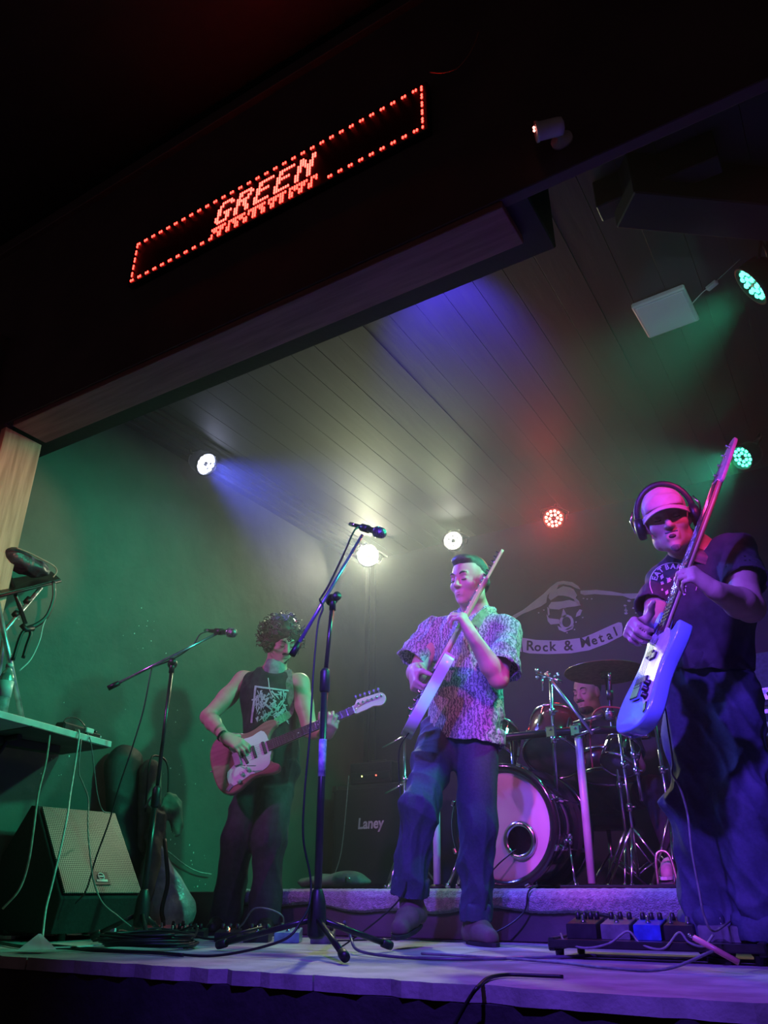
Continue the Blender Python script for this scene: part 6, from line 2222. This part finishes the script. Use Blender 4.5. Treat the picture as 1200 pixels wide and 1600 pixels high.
sdf_obj(s, .0065, 'body', m_skin, Dp)
eyes(Dp, H, 1.04, brow=m_hairs)
s = SDF()
s.cap(nb + Vector((0, 0, -.05)), chest, .10, .17, .05, flat=(fD, .74)).cap(chest, pel, .17, .175, .05, flat=(fD, .8))
s.cap(shl, shr, .066, .066, .05)
s.cap(shl, shl.lerp(ell_, .75), .07, .075, .04, cut=True, hollow=.012).cap(shr, shr.lerp(elr_, .75), .07, .075, .04, cut=True, hollow=.012)
sdf_obj(s, .010, 'tee_shirt', m_tee, Dp, [(.012, .15, None)], seed=61)
s = SDF()
s.ell(pel, (.175, .14, .11), None, .04)
for a, b, c in ((pel + Vector((.09, 0, 0)), kl, al), (pel + Vector((-.09, 0, 0)), kr, ar)):
    s.cap(a, b, .10, .085, .05).cap(b, c, .08, .075, .05, cut=True, hollow=.014)
sdf_obj(s, .010, 'trousers', m_blkjean, Dp, [(.014, .15, None)], seed=62)
s = SDF()
s.ell(H(0, -.03, .055), (.084, .104, .088), HM, .02).ell(H(0, .105, -.035), (.085, .070, .078), HM, .012, True)
sdf_obj(s, .006, 'hair', m_hairs, Dp, [(.008, .04, None)], seed=63)
s = SDF()
s.ell(H(0, .035, -.092), (.050, .058, .040), HM, .01).ell(H(0, .08, -.108), (.026, .02, .024), HM, .01).ell(H(.05, .012, -.065), (.017, .034, .035), HM, .012).ell(H(-.05, .012, -.065), (.017, .034, .035), HM, .012)
s.cap(H(-.024, .094, -.05), H(.024, .094, -.05), .007, .007, .004).ell(H(0, .092, -.068), (.02, .02, .010), HM, .004, True)
sdf_obj(s, .005, 'beard', m_hairs, Dp)
s = SDF()
s.cap(nb + Vector((-.05, -.04, .02)), nb + Vector((.05, -.045, .02)), .028, .028, .04).cap(nb + Vector((.05, -.04, .02)), nb + Vector((.05, .04, .04)), .026, .026, .03)
sdf_obj(s, .008, 'scarf', mat('grey_scarf', (.22, .23, .22), .85, noise=40), Dp, [(.006, .05, None)], seed=64)
boot(Dp, Vector((-.945, 4.40, RZ + .05)), Vector((-.965, 4.17, RZ + .035)), al, mat('pale_trainer', (.62, .45, .46), .6, noise=20), .045, m_white, 'shoe')
boot(Dp, Vector((ar.x, ar.y + .05, RZ)), Vector((ar.x, ar.y - .18, RZ)), ar, m_blkplastic, .042, name='shoe')
# stool
th = thing('drum_stool', 'round black drum stool under the drummer', 'stool', (pel.x, pel.y, RZ))
part(MB().lathe((pel.x, pel.y, .55), (0, 0, 1), [(0, 0), (.15, 0), (.17, .02), (.17, .06), (.15, .085), (0, .09)], 28), 'seat', m_blkplastic, th)
part(MB().tube([(pel.x, pel.y, RZ + .06), (pel.x, pel.y, .55)], .013, 10), 'column', m_chrome, th)
for k in range(3):
    a = k * 2.094
    part(MB().tube([(pel.x, pel.y, RZ + .2), (pel.x + .2 * math.cos(a), pel.y + .2 * math.sin(a), RZ + .01)], .009, 8), 'leg', m_chrome, th)
# ------------------------------------------------------------------ stage haze
hz = MB().box((-1.65, 3.94, 1.56), (2.13, 1.93, 1.52)).build('haze', None)
tag(hz, 'thin theatrical haze filling the air above the stage', 'haze', kind='stuff')
m = bpy.data.materials.new('haze')
m.use_nodes = True
nt = m.node_tree
for n_ in list(nt.nodes):
    nt.nodes.remove(n_)
out = nt.nodes.new('ShaderNodeOutputMaterial')
vs_ = nt.nodes.new('ShaderNodeVolumeScatter')
vs_.inputs['Density'].default_value = 0.024
vs_.inputs['Anisotropy'].default_value = 0.62
vs_.inputs['Color'].default_value = (.9, .92, .95, 1)
nt.links.new(vs_.outputs[0], out.inputs['Volume'])
hz.data.materials.append(m)
m.cycles.homogeneous_volume = True
